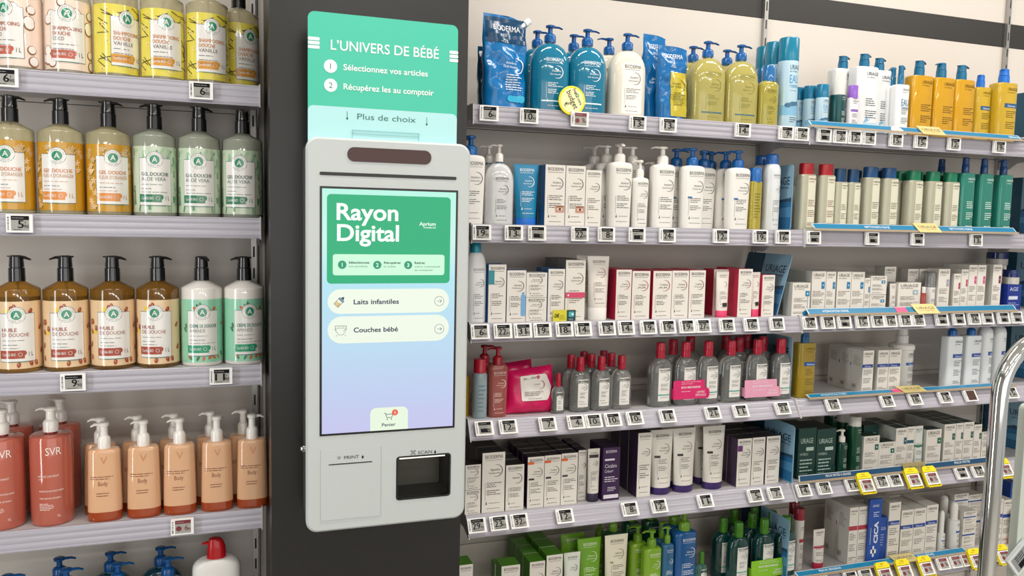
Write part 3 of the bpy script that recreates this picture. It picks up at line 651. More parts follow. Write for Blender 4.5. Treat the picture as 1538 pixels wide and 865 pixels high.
# ------------------------------------------------------------------ price tags
WHT_ = M('#f1f0ee', .35); GREY_ = M('#a3a29c', .55, spec=.2); DK_ = M('#17171a', .6, spec=.12); RED_ = M('#7a2a35', .4); YEL_ = M('#f7e21c', .35)
def price(bay, row, xs, yrow, tilt=None, yellow=()):
    z = ZB[bay][row]; al = radians(TILT[row] if bay != 'L' else 0); n_ = {}
    for px, p in xs:
        yc = YF-.019*tan(al)-.0035-(.0135 if px in yellow else 0); X = at(px, yrow if not isinstance(yrow, (list, tuple)) else yrow[0]+(yrow[1]-yrow[0])*(px-xs[0][0])/max(1, xs[-1][0]-xs[0][0]), yc-.004).x
        t = empty('price_tag', (X, yc-.002*cos(al), z-.0175)); t.rotation_euler[0] = -al
        hw, hh = .0222, .0172
        m = MB(); m.box(-hw, hw, -.007, 0, -hh, hh, WHT_); dd = Draw(m, flat(-.007))
        for k in range(9): dd.rect(-hw+.0025, -hh*.72+k*.0028, -hw+.0052, -hh*.72+k*.0028+random.uniform(.0008, .002), DK_)
        m.build('casing', t, False)
        m = MB(); dd = Draw(m, flat(-.0071)); x0, x1 = -hw*.62, hw*.74; red = p == 'red' or p.startswith('r')
        dd.rect(x0, -hh*.80, x1, hh*.82, GREY_, 0); dd.rect(x0, hh*.38, x1, hh*.82, RED_ if red else DK_, 1); dd.lines(x0+.002, x1-.004, hh*.62, 1, .1, GREY_, 2, .02)
        if p == 'pict':
            dd.rect(x0+.002, -hh*.2, x1-.002, hh*.22, GREY_, 1); dd.rect(x0+.004, -hh*.62, x1-.003, -hh*.1, DK_, 1); dd.lines(x0+.003, x1-.003, hh*.2, 2, .004, DK_, 1)
            dd.text('90', x1-.010, -hh*.55, .006, GREY_, 2)
        elif p == 'blank': dd.rect(x0, -hh*.8, x1, hh*.82, M('#4a3328', .4), 3)
        elif red:
            dd.disc(x0+.007, -hh*.2, .0055, RED_, 1, 16); dd.text(p[1:] if p != 'red' and len(p) > 1 and p[1:].isdigit() else '9', x1-.012, -hh*.45, .011, RED_, 2); dd.text('90', x1-.0035, -hh*.45, .005, RED_, 2, anchor='c')
        else:
            dd.text(p, x1-.0095, -hh*.50, .0145, DK_, 2, anchor='r', dbl=.0007, width=.0092*len(p)); dd.text('90', x1-.009, -hh*.50, .0062, DK_, 2); dd.rect(x1-.007, hh*.0, x1-.006, hh*.2, DK_, 2)
            dd.lines(x0+.004, x1-.002, -hh*.66, 1, .1, DK_, 1, .012)
        m.build('display', t, False)
        what = 'electronic price tag with %s' % ('small pictograms' if p == 'pict' else 'brown blank display' if p == 'blank' else 'red bar' if red else 'price %s' % p)
        tag(t, what, 'price tag', bay, row, X, 0, 'price tags')
        if px in yellow:
            y = MB(); P = [(-.024, -.0255), (.0245, -.0255), (.0245, .026), (.019, .034), (-.018, .034), (-.024, .027)]
            inner = [(-.0205, -.021), (.0205, -.021), (.0205, .0172), (-.0205, .0172)]
            y.loft([[(a, q, b) for a, b in P] for q in (.0008, .0002)], YEL_)
            for (a, b), (c, e) in zip(P, P[1:]+P[:1]):
                L_ = sqrt((c-a)**2+(e-b)**2); nx, nz = -(e-b)/L_*.002, (c-a)/L_*.002
                y.loft([[(a, -.0072, b), (c, -.0072, e), (c+nx, -.0072, e+nz), (a+nx, -.0072, b+nz)], [(a, .0, b), (c, .0, e), (c+nx, .0, e+nz), (a+nx, .0, b+nz)]], YEL_)
            y.loft([[(a, q, b) for a, b in [(-.024, .0172), (.0245, .0172), (.0245, .026), (.019, .034), (-.018, .034), (-.024, .027)]] for q in (-.0058, -.0076)], YEL_); dd = Draw(y, flat(-.0077)); dd.text('PRIX', 0, .0265, .004, M('#a87f10', .4), 1, anchor='c'); dd.lines(-.014, .014, .0235, 1, .1, M('#a87f10', .4), 1, .02)
            o = y.build('tag_holder', None, False); o.location = (X, yc+.0012*cos(al)-.0002, z-.0175+.0012*sin(al)); o.rotation_euler[0] = -al
            tag(o, 'yellow plastic holder framing a red-bar price tag', 'tag holder', bay, row, X, 0, 'yellow tag holders')
# ------------------------------------------------------------------ strips, plaques, divider cards
def strip(row, x0, x1, texts, dark=False):
    z = ZM[row]; t = empty('shelf_strip', (0, 0, 0)); a = at(x0, YMID['R'][row], YF-.008).x; b = at(x1, YMID['R'][row], YF-.008).x
    yb, zb, yt, zt = YF-.0135, z+.0035, YF+.002, z+.0195
    if row in (3, 5): yt, zt = YF+.006, z+.0105
    if row == 4: yt, zt = YF-.009, z+.022
    u = Vector((0, yt-yb, zt-zb)); L = u.length; nrm = Vector((0, -(zt-zb), yt-yb)).normalized()
    def S(x, q, e): p = Vector((x, yb, zb))+u*(q/L)+nrm*e; return p
    m = MB(); blue = M('#17496e' if dark else '#177ba6', .25); tan_ = M('#b9a48a', .35); lt = M('#cdd8dc', .3)
    m.loft([[S(x, q, e) for q, e in ((0, 0), (L, 0), (L, .0015), (0, .0015))] for x in (a, b)], lt)
    d = Draw(m, lambda x, q, e: S(x, q, e+.0015)); d.rect(a+.003, .0035, b-.003, L-.0015, blue, 0)
    for px, txt, wd in texts: d.text(txt, at(px, 400, YF-.008).x, .0085, L*.34, M('#eef6fa', .4), 1, width=wd)
    # timber-coloured front lip
    m2 = MB(); m2.box(a-.004, b+.004, yb-.003, yb-.0002, zb-.0015, zb+.004, tan_); m2.build('lip', t, False)
    o = m.build('printed_band', t, False)
    mid = (a+b)/2
    t.location = (mid, yb, zb)
    for c in t.children: c.matrix_parent_inverse = Matrix.Translation((-mid, -yb, -zb))
    tag(t, ('dark blue' if dark else 'bright blue')+' header strip along the %s shelf of the blue-strip bay' % SHN['R'][row], 'shelf strip', fixed=True, group='header strips')
    return S, L
def plaque(row, xc, S, L, col='#e3cf8f'):
    x = at(xc, YMID['R'][row], YF-.012).x; m = MB(); w_, h0, h1 = .041, -.006, L+.006
    m.loft([[S(x-w_+(.0), h1, e), S(x+w_, h1, e), S(x+w_+.004, h0, e), S(x-w_+.006, h0, e)] for e in (.0035, .0055)], M(col, .3, metal=.25))
    d = Draw(m, lambda a, q, e: S(x+a, q, e+.0055)); d.text('URIAGE', -.029, L*.42, L*.40, M('#3b3a30', .4), 0, width=.064); d.text('EAU THERMALE', -.022, L*.14, L*.13, M('#6d664a', .4), 0, width=.05)
    o = m.build('name_plaque', None, False); tag(o, 'pale gold plaque clipped on the %s shelf strip, blue-strip bay' % SHN['R'][row], 'plaque', fixed=True, group='gold plaques')
def card(bay, row, X, y0, y1, z1, lean=0., txt='URIAGE', desc='', z0=None, base='#6fa3c0'):
    z = z0 if z0 is not None else ZB[bay][row]+.0005; H = z1-z; Wd = y1-y0          # stands along Y, printed face towards -X
    m = MB(); r = .008
    P = rr_pts(0, 0, Wd, H, r, 4)
    sk, dkb, wt = M('#86aec4', .18), M('#0f4a63', .18), M('#2f6f9f', .18)
    m.loft([[(s, -p[0], p[1]) for p in P] for s in (.0012, 0)], sk)
    d = Draw(m, lambda x, q, e: (-e, -x, q))
    d.poly([(a, b) for a, b in rr_pts(0, 0, Wd*.42, H, .006, 4)], dkb, 0)
    d.poly([(Wd*.42, H*.02), (Wd*.985, H*.02), (Wd*.985, H*.46), (Wd*.42, H*.43)], wt, 0)
    d.poly([(Wd*.42, H*.43), (Wd*.6, H*.50), (Wd*.72, H*.465), (Wd*.985, H*.50), (Wd*.985, H*.44), (Wd*.42, H*.41)], M('#31506b', .2), 1)
    d.poly([(Wd*.42, H*.30), (Wd*.985, H*.36), (Wd*.985, H*.2), (Wd*.42, H*.2)], M('#4f8cb8', .2), 1)
    d.text(txt, Wd*.50, H*.70, H*.12, M('#1d3346', .4), 2, width=Wd*.44); d.text('EAU THERMALE', Wd*.56, H*.64, H*.03, M('#1d3346', .4), 2, width=Wd*.36)
    o = m.build('divider_card', None, False); o.location = (X, y1, z); o.rotation_euler[0] = 0; o.rotation_euler[1] = radians(lean)
    tag(o, desc, 'divider card', fixed=True, group='lake-picture divider cards'); return o
# ------------------------------------------------------------------ shampoo bay
BLACK = M('#101012', .22, coat=1.)
APR = [(0, .06, 1), (.006, .02, 1), (.02, 0, 1), (.895, 0, 1), (.915, .06, 1), (.985, .86, 1), (1, 1, 1)]
def apr(kind, t1, t2, t3, c1, c2, acc, body, paper, plain=None):
    lab = lab_aprium(kind, t1, t2, t3, c1, c2, acc, plain)
    tr = body[1]
    return lambda nm, W, D, H, Hb: bottle(nm, W, D, 2, Hb, APR, M(body[0], .08 if tr else .3, tr=tr, ior=1.22, coat=1.), rn=W*.30, label=lab, wrap=(LZ[0], LZ[1], M(paper, .3, coat=1.)), pumpH=H-Hb, pmat=BLACK, pst='block', rc=W*.37, tube=tr > 0, lmat=1)
REP = ('L', 2, 62.6, 133, 383, 421)
Type('huile', 'shower_oil_bottle', 'bottle', 'amber shower oil bottle with beige argan-nut label', REP, 1, 2, apr('huile', 'HUILE', 'DE DOUCHE', None, '#9a4433', '#7c6f66', '#a5452f', ('#c08a35', .78), '#e6c69c'))
Type('creme', 'shower_cream_bottle', 'bottle', 'white shower cream bottle with mint almond label', REP, 1, 2, apr('creme', 'CRÈME DE DOUCHE', 'AMANDE', None, '#4d8574', '#7c8a84', '#1f9a70', ('#e6e1da', 0), '#93d0b0', True))
Type('orange', 'shower_gel_bottle', 'bottle', 'orange-flower shower gel bottle with golden label', REP, 1, 2, apr('orange', 'GEL DOUCHE', "FLEUR D'ORANGER", None, '#d07f45', '#c58f64', '#dc8a3c', ('#e6dcb0', .62), '#c6921d', True))
Type('aloe', 'shower_gel_bottle', 'bottle', 'aloe shower gel bottle with pale green label', REP, 1, 2, apr('aloe', 'GEL DOUCHE', 'ALOE VERA', None, '#3f5f55', '#55766b', '#2c7a57', ('#d6dcc8', .62), '#c6d3ba', True))
Type('vanille', 'shampoo_bottle', 'bottle', 'vanilla shampoo bottle with bright yellow label', REP, 1, 2, apr('vanille', 'SHAMPOOING', 'DOUCHE', 'VANILLE', '#c9834b', '#5d5348', '#d9962f', ('#e6dcb4', .62), '#e3d450'))
Type('coco', 'shampoo_bottle', 'bottle', 'coconut shampoo bottle with pale pink label', REP, 1, 2, apr('coco', 'SHAMPOOING', 'DOUCHE', 'COCO', '#b06a52', '#6a5548', '#bf5f4c', ('#e6dcc2', .62), '#efd9c8'))
for x, k, fc in ((29, 'coco', -19), (98.5, 'coco', -2.5), (167, 'vanille', 15), (234.5, 'vanille', 5), (299.5, 'vanille', 6.5), (358.5, 'vanille', 18)): put(k, 'L', 0, x, .69 if x == 358.5 else 0, phi=-60, face=fc)
for x, k, f, fc in ((17, 'orange', 0, -8), (92.5, 'orange', 190, -6.5), (162, 'orange', -10, 5), (229.8, 'aloe', 190, -1), (295, 'aloe', 20, -2), (358, 'aloe', -80, -5.5)): put(k, 'L', 1, x, phi=f, face=fc)
for x, k, f, fc in ((27, 'huile', -20, -3), (97.5, 'huile', 185, -.5), (166, 'huile', -10, 0), (233, 'huile', 10, -6), (298, 'creme', -60, 0), (361, 'creme', 180, 8)): put(k, 'L', 2, x, phi=f, face=fc)
WPUMP = M('#ece7e0', .3, coat=1.)
def svr(nm, W, D, H, Hb):
    w = T_('#f3e6dc')
    def lab(d, W, H):
        d.text('SVR', -W*.08, H*.80, H*.085, w, 1, width=W*.72); d.text('HUILE LAVANT', -W*.45, H*.555, H*.024, w, 1, width=W*.95); d.lines(-W*.45, -W*.05, H*.535, 1, .1, w)
        d.text('PROTECTEUR ANTI-DESSECHEMENT', -W*.42, H*.39, H*.019, w, 1, width=W*1.15); d.text('TRES SECHE SENSIBLE', -W*.42, H*.31, H*.017, w, 1, width=W*1.0)
        d.lines(-W*.42, W*.3, H*.26, 5, H*.017, w); d.text('1L', W*.4, H*.10, H*.03, w, 1)
    return bottle(nm, W, D, 2, Hb, FOOT+[(.955, 0, 1), (.985, .06, 1), (.998, .22, 1), (1, 1, 1)], M('#dd7560', .08, tr=.35, ior=1.3), rn=W*.36, label=lab, pumpH=H-Hb-.004, pmat=WPUMP, pst='thick', rc=W*.36, neckmat=M('#8a2320', .15))
Type('svr', 'body_wash_bottle', 'bottle', 'tall terracotta-red wash bottle with white lettering', ('L', 3, 44.5, 112, 611, 650), 1, 2, svr)
def vichy(nm, W, D, H, Hb):
    k = T_('#8a5a42')
    def lab(d, W, H):
        d.text('V', -W*.16, H*.80, H*.10, T_('#c98a66'), 1); d.lines(-W*.75, W*.6, H*.63, 2, H*.03, k); d.text('Body', -W*.3, H*.50, H*.06, k, 1, width=W*.55); d.lines(-W*.4, W*.4, H*.40, 2, H*.035, k)
    return bottle(nm, W, D, 2.6, Hb, [(0, .08, 1.02), (.01, .02, 1.02), (.03, 0, 1.02), (.5, 0, .98), (.94, 0, .93), (.965, .03, .93), (.99, .2, .93), (1, 1, .93)], M('#ffc99d', .05, tr=.28, ior=1.2), rn=W*.38, label=lab, pumpH=H-Hb, pmat=WPUMP, pst='thick', rc=W*.39, tube=True, fill=(.13, M('#c4511f', .1, tr=.4)))
Type('vichy', 'body_wash_bottle', 'bottle', 'peach tinted wash bottle with white pump', ('L', 3, 131, 184, 633.5, 672), .62, 2.6, vichy)
for x, b in ((4, 0), (78, 0)): put('svr', 'L', 3, x, b, phi=170 if b == 0 else 150)
for x in (20, 92): put('svr', 'L', 3, x, 1, phi=160, desc='red wash bottle')
for i, x in enumerate((157, 216, 270, 326, 379)): put('vichy', 'L', 3, x, 0, phi=(185, 170, 180, 60, 0)[i])
for i, x in enumerate((152, 207, 262, 317, 366)): put('vichy', 'L', 3, x, 1, phi=180, desc='peach wash bottle')
BLUE = M('#0f5b9f', .2); BLUE2 = M('#1b5fae', .12, tr=.35)
def gel1(body, ink, tr=0., paper=None, n1='Atoderm', n2='Gel douche', pm=None, band=None, arc=None):
    def lab(d, W, H):
        if paper: d.rect(-W*.52, H*.04, W*.62, H*.80, paper, 0)
        lab_bio(d, -W*.52, W*.62, H*.03, H*.80, T_(ink), n1, n2, arc and T_(arc))
        if band: d.rect(-W*.6, H*.135, W*.62, H*.155, T_(band), 1)
    return lambda nm, W, D, H, Hb: bottle(nm, W, D, 2.5, Hb, FOOT+[(.68, 0, 1)]+dome(.68, 1.0), M(body, .09, tr=tr, ior=1.28) if not isinstance(body, bpy.types.Material) else body, rn=W*.27, label=lab, lmat=1 if paper else None, pumpH=H-Hb-.003, pmat=pm or BLUE, rc=W*.29, neckmat=M('#7fb6d2', .1, tr=.6))
G1 = ('M', 0, 794.5, 854, 39, 67)
Type('gelblue', 'shower_gel_bottle', 'bottle', 'large turquoise shower gel bottle with blue pump', G1, .62, 2.5, gel1('#1590b8', '#eef6fa', .35, band='#dff0f6'))
Type('gelcream', 'cleansing_cream_bottle', 'bottle', 'large cream-white wash bottle with blue pump', G1, .62, 2.5, gel1('#e6e0cf', '#5a5650', 0, M('#efece6', .4), n2='Crème de douche'))
Type('geloil', 'shower_oil_bottle', 'bottle', 'large pale yellow shower oil bottle', ('M', 0, 1034, 1090, 63, 89), .62, 2.5, gel1('#d8cc74', '#8c8a3c', .42, n2='Huile de douche', band='#35697f'))
Type('gelteal_shaded', 'shower_gel_bottle', 'bottle', 'shade-darkened teal wash bottle with blue pump', G1, .62, 2.5, gel1('#0c4c60', '#cfe4ea', .3, pm=M('#0c4a84', .2)))  # bottom-shelf shade is put into the darker body and pump colours
for x in (104, 180, 257, 15): put('gelteal_shaded', 'L', 4, x-5, 0, phi=0)
for x in (91, 168, 243.4): put('gelteal_shaded', 'L', 4, x-2, 1, phi=0, desc='shade-darkened teal bottle')
Type('hood', 'lotion_bottle', 'bottle', 'flat white lotion bottle with red hooded pump', ('L', 4, 288, 361, 807, 836), .5, 2.8, lambda nm, W, D, H, Hb: bottle(nm, W, D, 2.8, Hb, FOOT+[(.86, 0, 1)]+dome(.88, 1.0, 0, 6), M('#e9e7e2', .3), rn=W*.42, label=lambda d, W, H: (d.text('LIPIKAR', -W*.5, H*.72, H*.05, T_('#46627f'), 1, width=W), d.lines(-W*.5, W*.5, H*.6, 5, H*.04, T_('#5f6f7f'))), cap=(H-Hb, .40, M('#b3121c', .25), 'hood')))
put('hood', 'L', 4, 324)
price('L', 0, [(8, '6'), (302, '6')], 120); price('L', 1, [(30, '5')], 336); price('L', 2, [(110, '9'), (332, '11')], 566); price('L', 3, [(274, 'r6')], 786)
# ------------------------------------------------------------------ middle bay, top shelf
def WV(x, u): return (.004*sin(x*90+u*9)+.0025*sin(x*170-u*17)+.002*sin(u*31+x*40))*(u*(1-u)*3.2)
def pouch(name, W, H, D, mats, marks, spout=None):
    root = empty(name); m = MB(); R = []
    KP = ((0, .86, 1), (.04, .90, 1), (.2, .95, .95), (.45, .97, .8), (.7, .985, .5), (.88, 1, .16), (.93, 1, .03), (1, 1, .02))
    for i in range(37):
        u = i/36
        for (p, a0, b0), (q, a1, b1) in zip(KP, KP[1:]):
            if p <= u <= q: a, b = a0+(a1-a0)*(u-p)/(q-p), b0+(b1-b0)*(u-p)/(q-p); break
        R.append([(x, y+WV(x, u), z-(.0 if u < .95 else .016*(u-.95)/.05*max(0, (x/W))**2*(1 if spout else .4))) for x, y, z in ring(W*a, D*b+.0006, 3, u*H, 64)])
    m.loft(R, mats[0])
    def surf(x, z, e):
        u = max(0, min(1, z/H)); pts = ((0, 1), (.04, 1), (.2, .95), (.45, .8), (.7, .5), (.88, .16), (.93, .03), (1, .02))
        for (a, p), (b, q) in zip(pts, pts[1:]):
            if a <= u <= b: k = p+(q-p)*(u-a)/(b-a); break
        hd = D*k+.0006; n = 3; t = min(.995, abs(x)/(W*.985))
        return (x, -hd*(1-t**n)**(1/n)-e*2-.0012+WV(x, u), z)
    marks(Draw(m, surf, True), W, H); m.build('pouch_body', root)
    if spout:
        m = MB(); q = W*.86; m.tube([(q-.006, 0, H*.9), (q+.008, 0, H*.955)], .006, M('#e8eef0', .3)); m.tube([(q+.004, 0, H*.94), (q+.016, 0, H*.985)], .0085, M('#eef2f2', .3), 14); m.build('spout_cap', root)
    return root
def pouch_marks(win, dark):
    def f(d, W, H):
        wt = T_('#eef5f8')
        if dark:
            for i in range(6): d.rect(-W*.93, H*(.70+.045*i), W*.93, H*(.70+.045*(i+1)), M('#0b4166', .2), 0)
        d.text('BIODERMA', -W*.62, H*.83, H*.06, wt, 2, width=W*1.25); d.text('ECO', -W*.3, H*.765, H*.028, wt, 2); d.text('-72%', -W*.3, H*.70, H*.035, wt, 2)
        if win:
            for i in range(8): d.rect(-W*.30, H*(.04+.075*i), W*.86, H*(.04+.075*(i+1)), M('#bfae35', .15), 0)
        k = wt if not win else T_('#5d5a1c')
        d.arc(W*.42, H*.46, W*.33, .003, -100, 100, k, 2); d.text('Atoderm', W*.4, H*.47, H*.026, k, 2, anchor='r'); d.text('Gel douche', W*.44, H*.43, H*.026, k, 2, anchor='r')
        d.lines(W*-.1, W*.7, H*.36, 7, H*.026, k, 2)
        if not win: [d.disc(W*(.1+.18*i), H*.10, W*.16, M('#39b4dc', .15), 1, 14, H*.035, .3*i) for i in range(4)]
    return f
def pp(x0, x1, ytop, back, colour, win, dark, spout, desc, yaw=0):
    Yc = YF+.035+back; a, b = at(x0, 110, Yc).x, at(x1, 110, Yc).x; H = at((x0+x1)/2, ytop, Yc).z-ZM[0]; W = (b-a)/2*.97
    o = pouch('refill_pouch', W, H, .023, [M(colour, .16)], pouch_marks(win, dark), spout); o.location = ((a+b)/2, Yc, ZM[0]+.0006); o.rotation_euler[2] = radians(yaw)
    BOXES.append((('M', 0), (a+b)/2, Yc, W, .026)); tag(o, desc, 'refill pouch', 'M', 0, (a+b)/2, 0, fixed=True)
pp(721, 792, 24, 0, '#1272b3', False, True, True, 'glossy blue refill pouch with white spout cap beside the black column', 10)
pp(716, 770, 72, .055, '#0c4a6b', False, True, False, 'dark blue refill pouch tucked behind the glossy spouted pouch')
pp(962, 1000, 53, .05, '#156fae', False, False, False, 'narrow upright blue refill pouch beside the cream-white wash bottle', 8)
pp(986, 1031, 70, .0, '#1668a6', True, False, False, 'blue refill pouch with a yellow window showing oil')
for x in (825, 880): put('gelblue', 'M', 0, x, phi=5)
put('gelcream', 'M', 0, 941, phi=5)
put('gelblue', 'M', 0, 806, 1, phi=0, desc='turquoise gel bottle'); put('gelblue', 'M', 0, 857, 1, phi=0, desc='turquoise gel bottle'); put('gelcream', 'M', 0, 908, 1, phi=180, desc='cream-white wash bottle')
for x in (1062, 1112): put('geloil', 'M', 0, x, phi=5)
for x in (1040, 1091): put('geloil', 'M', 0, x, 1, phi=5, desc='pale yellow oil bottle')
Type('oilcap', 'shower_oil_bottle', 'bottle', 'small yellow oil bottle with clear blue cap', ('M', 0, 1135.6, 1167.5, 99, 122), .62, 2.5, lambda nm, W, D, H, Hb: bottle(nm, W, D, 2.5, Hb, FOOT+[(.86, 0, 1)]+dome(.86, 1.0), M('#d2c558', .09, tr=.42, ior=1.28), rn=W*.4, label=lambda d, W, H: lab_bio(d, -W*.6, W*.6, H*.03, H*.82, T_('#6f6c22'), 'Atoderm', 'Huile'), cap=(H-Hb, .6, M('#2a7fc4', .12, tr=.3), 'cyl')))
put('oilcap', 'M', 0, 1152); put('oilcap', 'M', 0, 1146, 1, desc='small capped oil bottle')
def can(capc, bodyc, lab, capf, shoulder=True, capr=.99, rough=.25):
    return lambda nm, W, D, H, Hb: bottle(nm, W, D, 2, Hb, [(0, .06, 1), (.01, 0, 1), (.975, 0, 1), (.99, .02, 1), (1, .06, 1)] if not shoulder else [(0, .06, 1), (.01, 0, 1), (.86, 0, 1)]+dome(.87, 1, 0, 6), M(bodyc, rough), rn=W*.5, label=lab, cap=(H-Hb, capr, M(capc, .22), 'dome' if shoulder else 'cyl'))
def lab_eau(d, W, H):
    k = T_('#2f4f6a'); d.text('URIAGE', -W*.45, H*.86, H*.07, k, 1, width=W*1.2); d.text('EAU THERMALE', -W*.45, H*.82, H*.02, k, 1, width=W*.9)
    d.text('EAU', -W*.45, H*.66, H*.12, T_('#3f8fbf'), 1, width=W*1.0); d.text('THERMALE', -W*.45, H*.59, H*.045, T_('#3f8fbf'), 1, width=W*1.1); d.lines(-W*.4, W*.6, H*.55, 1, .1, k)
    for i, (x, z, r) in enumerate(((-.5, .33, .35), (0, .35, .4), (.55, .36, .35))): d.disc(W*x, H*z, W*r, M('#3f6f8f', .35), 1, 14, H*.035)
    d.rect(-W*1.3, H*.18, W*1.3, H*.33, M('#7fb4d3', .3), 0); d.lines(-W*.3, W*.7, H*.15, 3, H*.03, k, 2)
Type('can', 'thermal_water_spray_can', 'spray can', 'tall pale blue spray can with turquoise cap', ('M', 0, 1167, 1199, 58, 93), 1, 2, can('#0d7c9c', '#b9d6e4', lab_eau, .2, False))
put('can', 'M', 0, 1182.5); put('can', 'M', 0, 1160, 1, desc='tall pale blue spray can with turquoise cap'); put('can', 'M', 0, 1149, 2, desc='tall spray can with turquoise cap')
# round promotion disc clipped on the rail
m = MB(); m.loft([[(.0335*cos(2*pi*i/36)*r, y, .0335*sin(2*pi*i/36)*r) for i in range(36)] for y, r in ((.0012, 1), (-.0004, 1), (-.0008, .98))], M('#f3e314', .35))
d = Draw(m, flat(-.0009)); d.disc(0, 0, .0285, M('#f6efb4', .4), 0, 36); kk = M('#1d1d1b', .5); an = radians(-62)
def rt_(t, x, z, h, wd, mt=kk, b=0): d.text(t, x, z, h, mt, 1, width=wd, rot=an, dbl=.0005)
rt_('Soignez votre', -.0085+.010, .026, .0062, .040); rt_('budget', -.015, .0185, .0125, .044); rt_('€', -.021, -.008, .011, .008)
d.disc(.0125, .0125, .0048, M('#1f9a6a', .4), 1, 16); d.rect(.0115, .009, .0135, .016, M('#f6efb4', .4), 2); d.rect(.009, .0115, .016, .0135, M('#f6efb4', .4), 2)
o = m.build('promotion_disc', None, False); p = at(859, 151, YF-.007); o.location = (p.x, YF-.007, p.z); tag(o, 'round yellow promotion disc with black handwriting on the top shelf, middle bay', 'sign', fixed=True)
price('M', 0, [(734, '6'), (794, '10'), (870, 'red'), (957, '13'), (1003, '13'), (1115, '14'), (1180, '9'), (1203, '6')], (170, 197))
# ------------------------------------------------------------------ middle bay, second shelf
WHB = '#e9e6e0'
LAIT = [(0, .05, .90), (.008, .02, .90), (.02, 0, .905), (.90, 0, 1), (.94, .02, 1), (.965, .10, 1), (.985, .30, 1), (1, 1, 1)]
def lait(pm, ink='#5f605f', n1='Atoderm', n2='Crème ultra', body=None, blue=True):
    def lab(d, W, H):
        lab_bio(d, -W*.72, W*.90, H*.03, H*.93, T_(ink), n1, n2)
        if blue: d.rect(-W*.6, H*.475, -W*.25, H*.505, T_('#2f6aa0'), 1)
    return lambda nm, W, D, H, Hb: bottle(nm, W, D, 3.2, Hb, LAIT, M(body or WHB, .3), rn=W*.40, label=lab, pumpH=H-Hb, pmat=pm, rc=W*.45)
Type('laitb', 'body_lotion_bottle', 'bottle', 'white lotion bottle with blue pump', ('M', 1, 1018.5, 1058, 222, 249), .6, 3.2, lait(BLUE))
Type('laitw', 'body_lotion_bottle', 'bottle', 'white lotion bottle with white pump', ('M', 1, 975, 1014, 219.6, 247), .6, 3.2, lait(WPUMP, n2='Intensive baume', blue=False))
Type('laits', 'body_lotion_bottle', 'bottle', 'small slim white lotion bottle with white pump', ('M', 1, 945, 972, 240, 267), .7, 3.0, lait(WPUMP, n2='Intensive', blue=False))
Type('gelclear', 'cleansing_gel_bottle', 'bottle', 'rounded frosted-clear bottle with white pump', ('M', 1, 726, 771, 217.5, 246), .62, 2.5, gel1('#dfe0e0', '#5a5b5c', .15, n2='Intensive gel', pm=WPUMP))
put('laitb', 'M', 1, 706, phi=90); put('gelclear', 'M', 1, 748.5, phi=180); put('gelclear', 'M', 1, 733, 1, phi=180, desc='frosted-clear bottle')
put('laitw', 'M', 1, 929, phi=-100); put('laits', 'M', 1, 957.5, phi=180); put('laitw', 'M', 1, 993.5, phi=180)
for x, b_ in ((891, 2.1), (909.6, 1), (948, 1)): put('laitw', 'M', 1, x, b_, phi=180, desc='white-pump lotion bottle')
put('laits', 'M', 1, 971.5, 1, phi=180, desc='slim white-pump bottle')
for x in (1038, 1106.5): put('laitb', 'M', 1, x, phi=180)
for x in (1014, 1055, 1087.5): put('laitb', 'M', 1, x, 1, phi=0 if x < 1060 else 180, desc='blue-pump lotion bottle')
put('laitb', 'M', 1, 1066, 2, phi=180, desc='blue-pump lotion bottle')
Type('oilslim', 'shower_oil_bottle', 'bottle', 'slim yellow oil bottle with blue cap', ('M', 1, 1123.5, 1144, 252.6, 273), .8, 2.4, lambda nm, W, D, H, Hb: bottle(nm, W, D, 2.4, Hb, FOOT+[(.96, 0, 1), (.99, .1, 1), (1, .3, 1)], M('#cdbb3c', .1, tr=.4, ior=1.28), rn=W*.8, label=lambda d, W, H: d.lines(-W*.5, W*.6, H*.75, 9, H*.06, T_('#7c7420')), cap=(H-Hb, .86, M('#1c62ac', .2), 'cyl')))
put('oilslim', 'M', 1, 1133.5)
Type('aero', 'spray_can', 'spray can', 'white spray can with clear blue domed cap', ('M', 1, 1143.7, 1171, 231, 246), 1, 2, can('#2767b4', '#dfe2e2', lambda d, W, H: lab_bio(d, -W*.5, W*.9, H*.03, H*.86, T_('#6b7076'), 'Atoderm', 'SOS spray'), .1, True, .72))
put('aero', 'M', 1, 1157.5); put('aero', 'M', 1, 1142, 1, desc='white domed-cap spray can')
def bx(n1='', n2='', ink='#534d48', arc=None, extra=None):
    def f(d, W, H):
        d.c = False; lab_bio(d, -W*.98, W*.98, H*.01, H*.99, T_(ink), n1, n2, arc and T_(arc))
        if extra: extra(d, W, H)
    return f
def eye(d, W, H):
    d.rect(W*.05, H*.225, W*.94, H*.335, T_('#c98f76'), 2); d.disc(W*.5, H*.275, W*.3, T_('#e8d2c6'), 3, 16, H*.022); d.disc(W*.5, H*.277, W*.13, T_('#4a2f22'), 4, 12, H*.021); d.line(W*.12, H*.315, W*.86, H*.325, H*.012, T_('#5a3a2a'), 3)
carton('M', 1, 818.5, 848.8, 247.5, bx('Atoderm', 'Intensive eye', extra=eye), 'white carton with blue sides and eye photograph', side='#2a72ad', D=.045, deep=2)
carton('M', 1, 849.5, 879, 249, bx('Atoderm', 'Intensive eye', extra=eye), 'white carton with blue sides and eye photograph', side='#2a72ad', D=.045, deep=2)
carton('M', 1, 879.6, 903, 255.5, bx('Atoderm', 'Intensive'), 'narrow plain white carton beside the eye-photograph cartons', side='#d6d1ca', D=.036)
def tb_bio(ink, n1, n2, arc=None, extra=None):
    def f(d, W, H, hc):
        lab_bio(d, -W*.70, W*.72, hc+(H-hc)*.03, hc+(H-hc)*.95, T_(ink), n1, n2, arc and T_(arc))
        if extra: extra(d, W, H, hc)
    return f
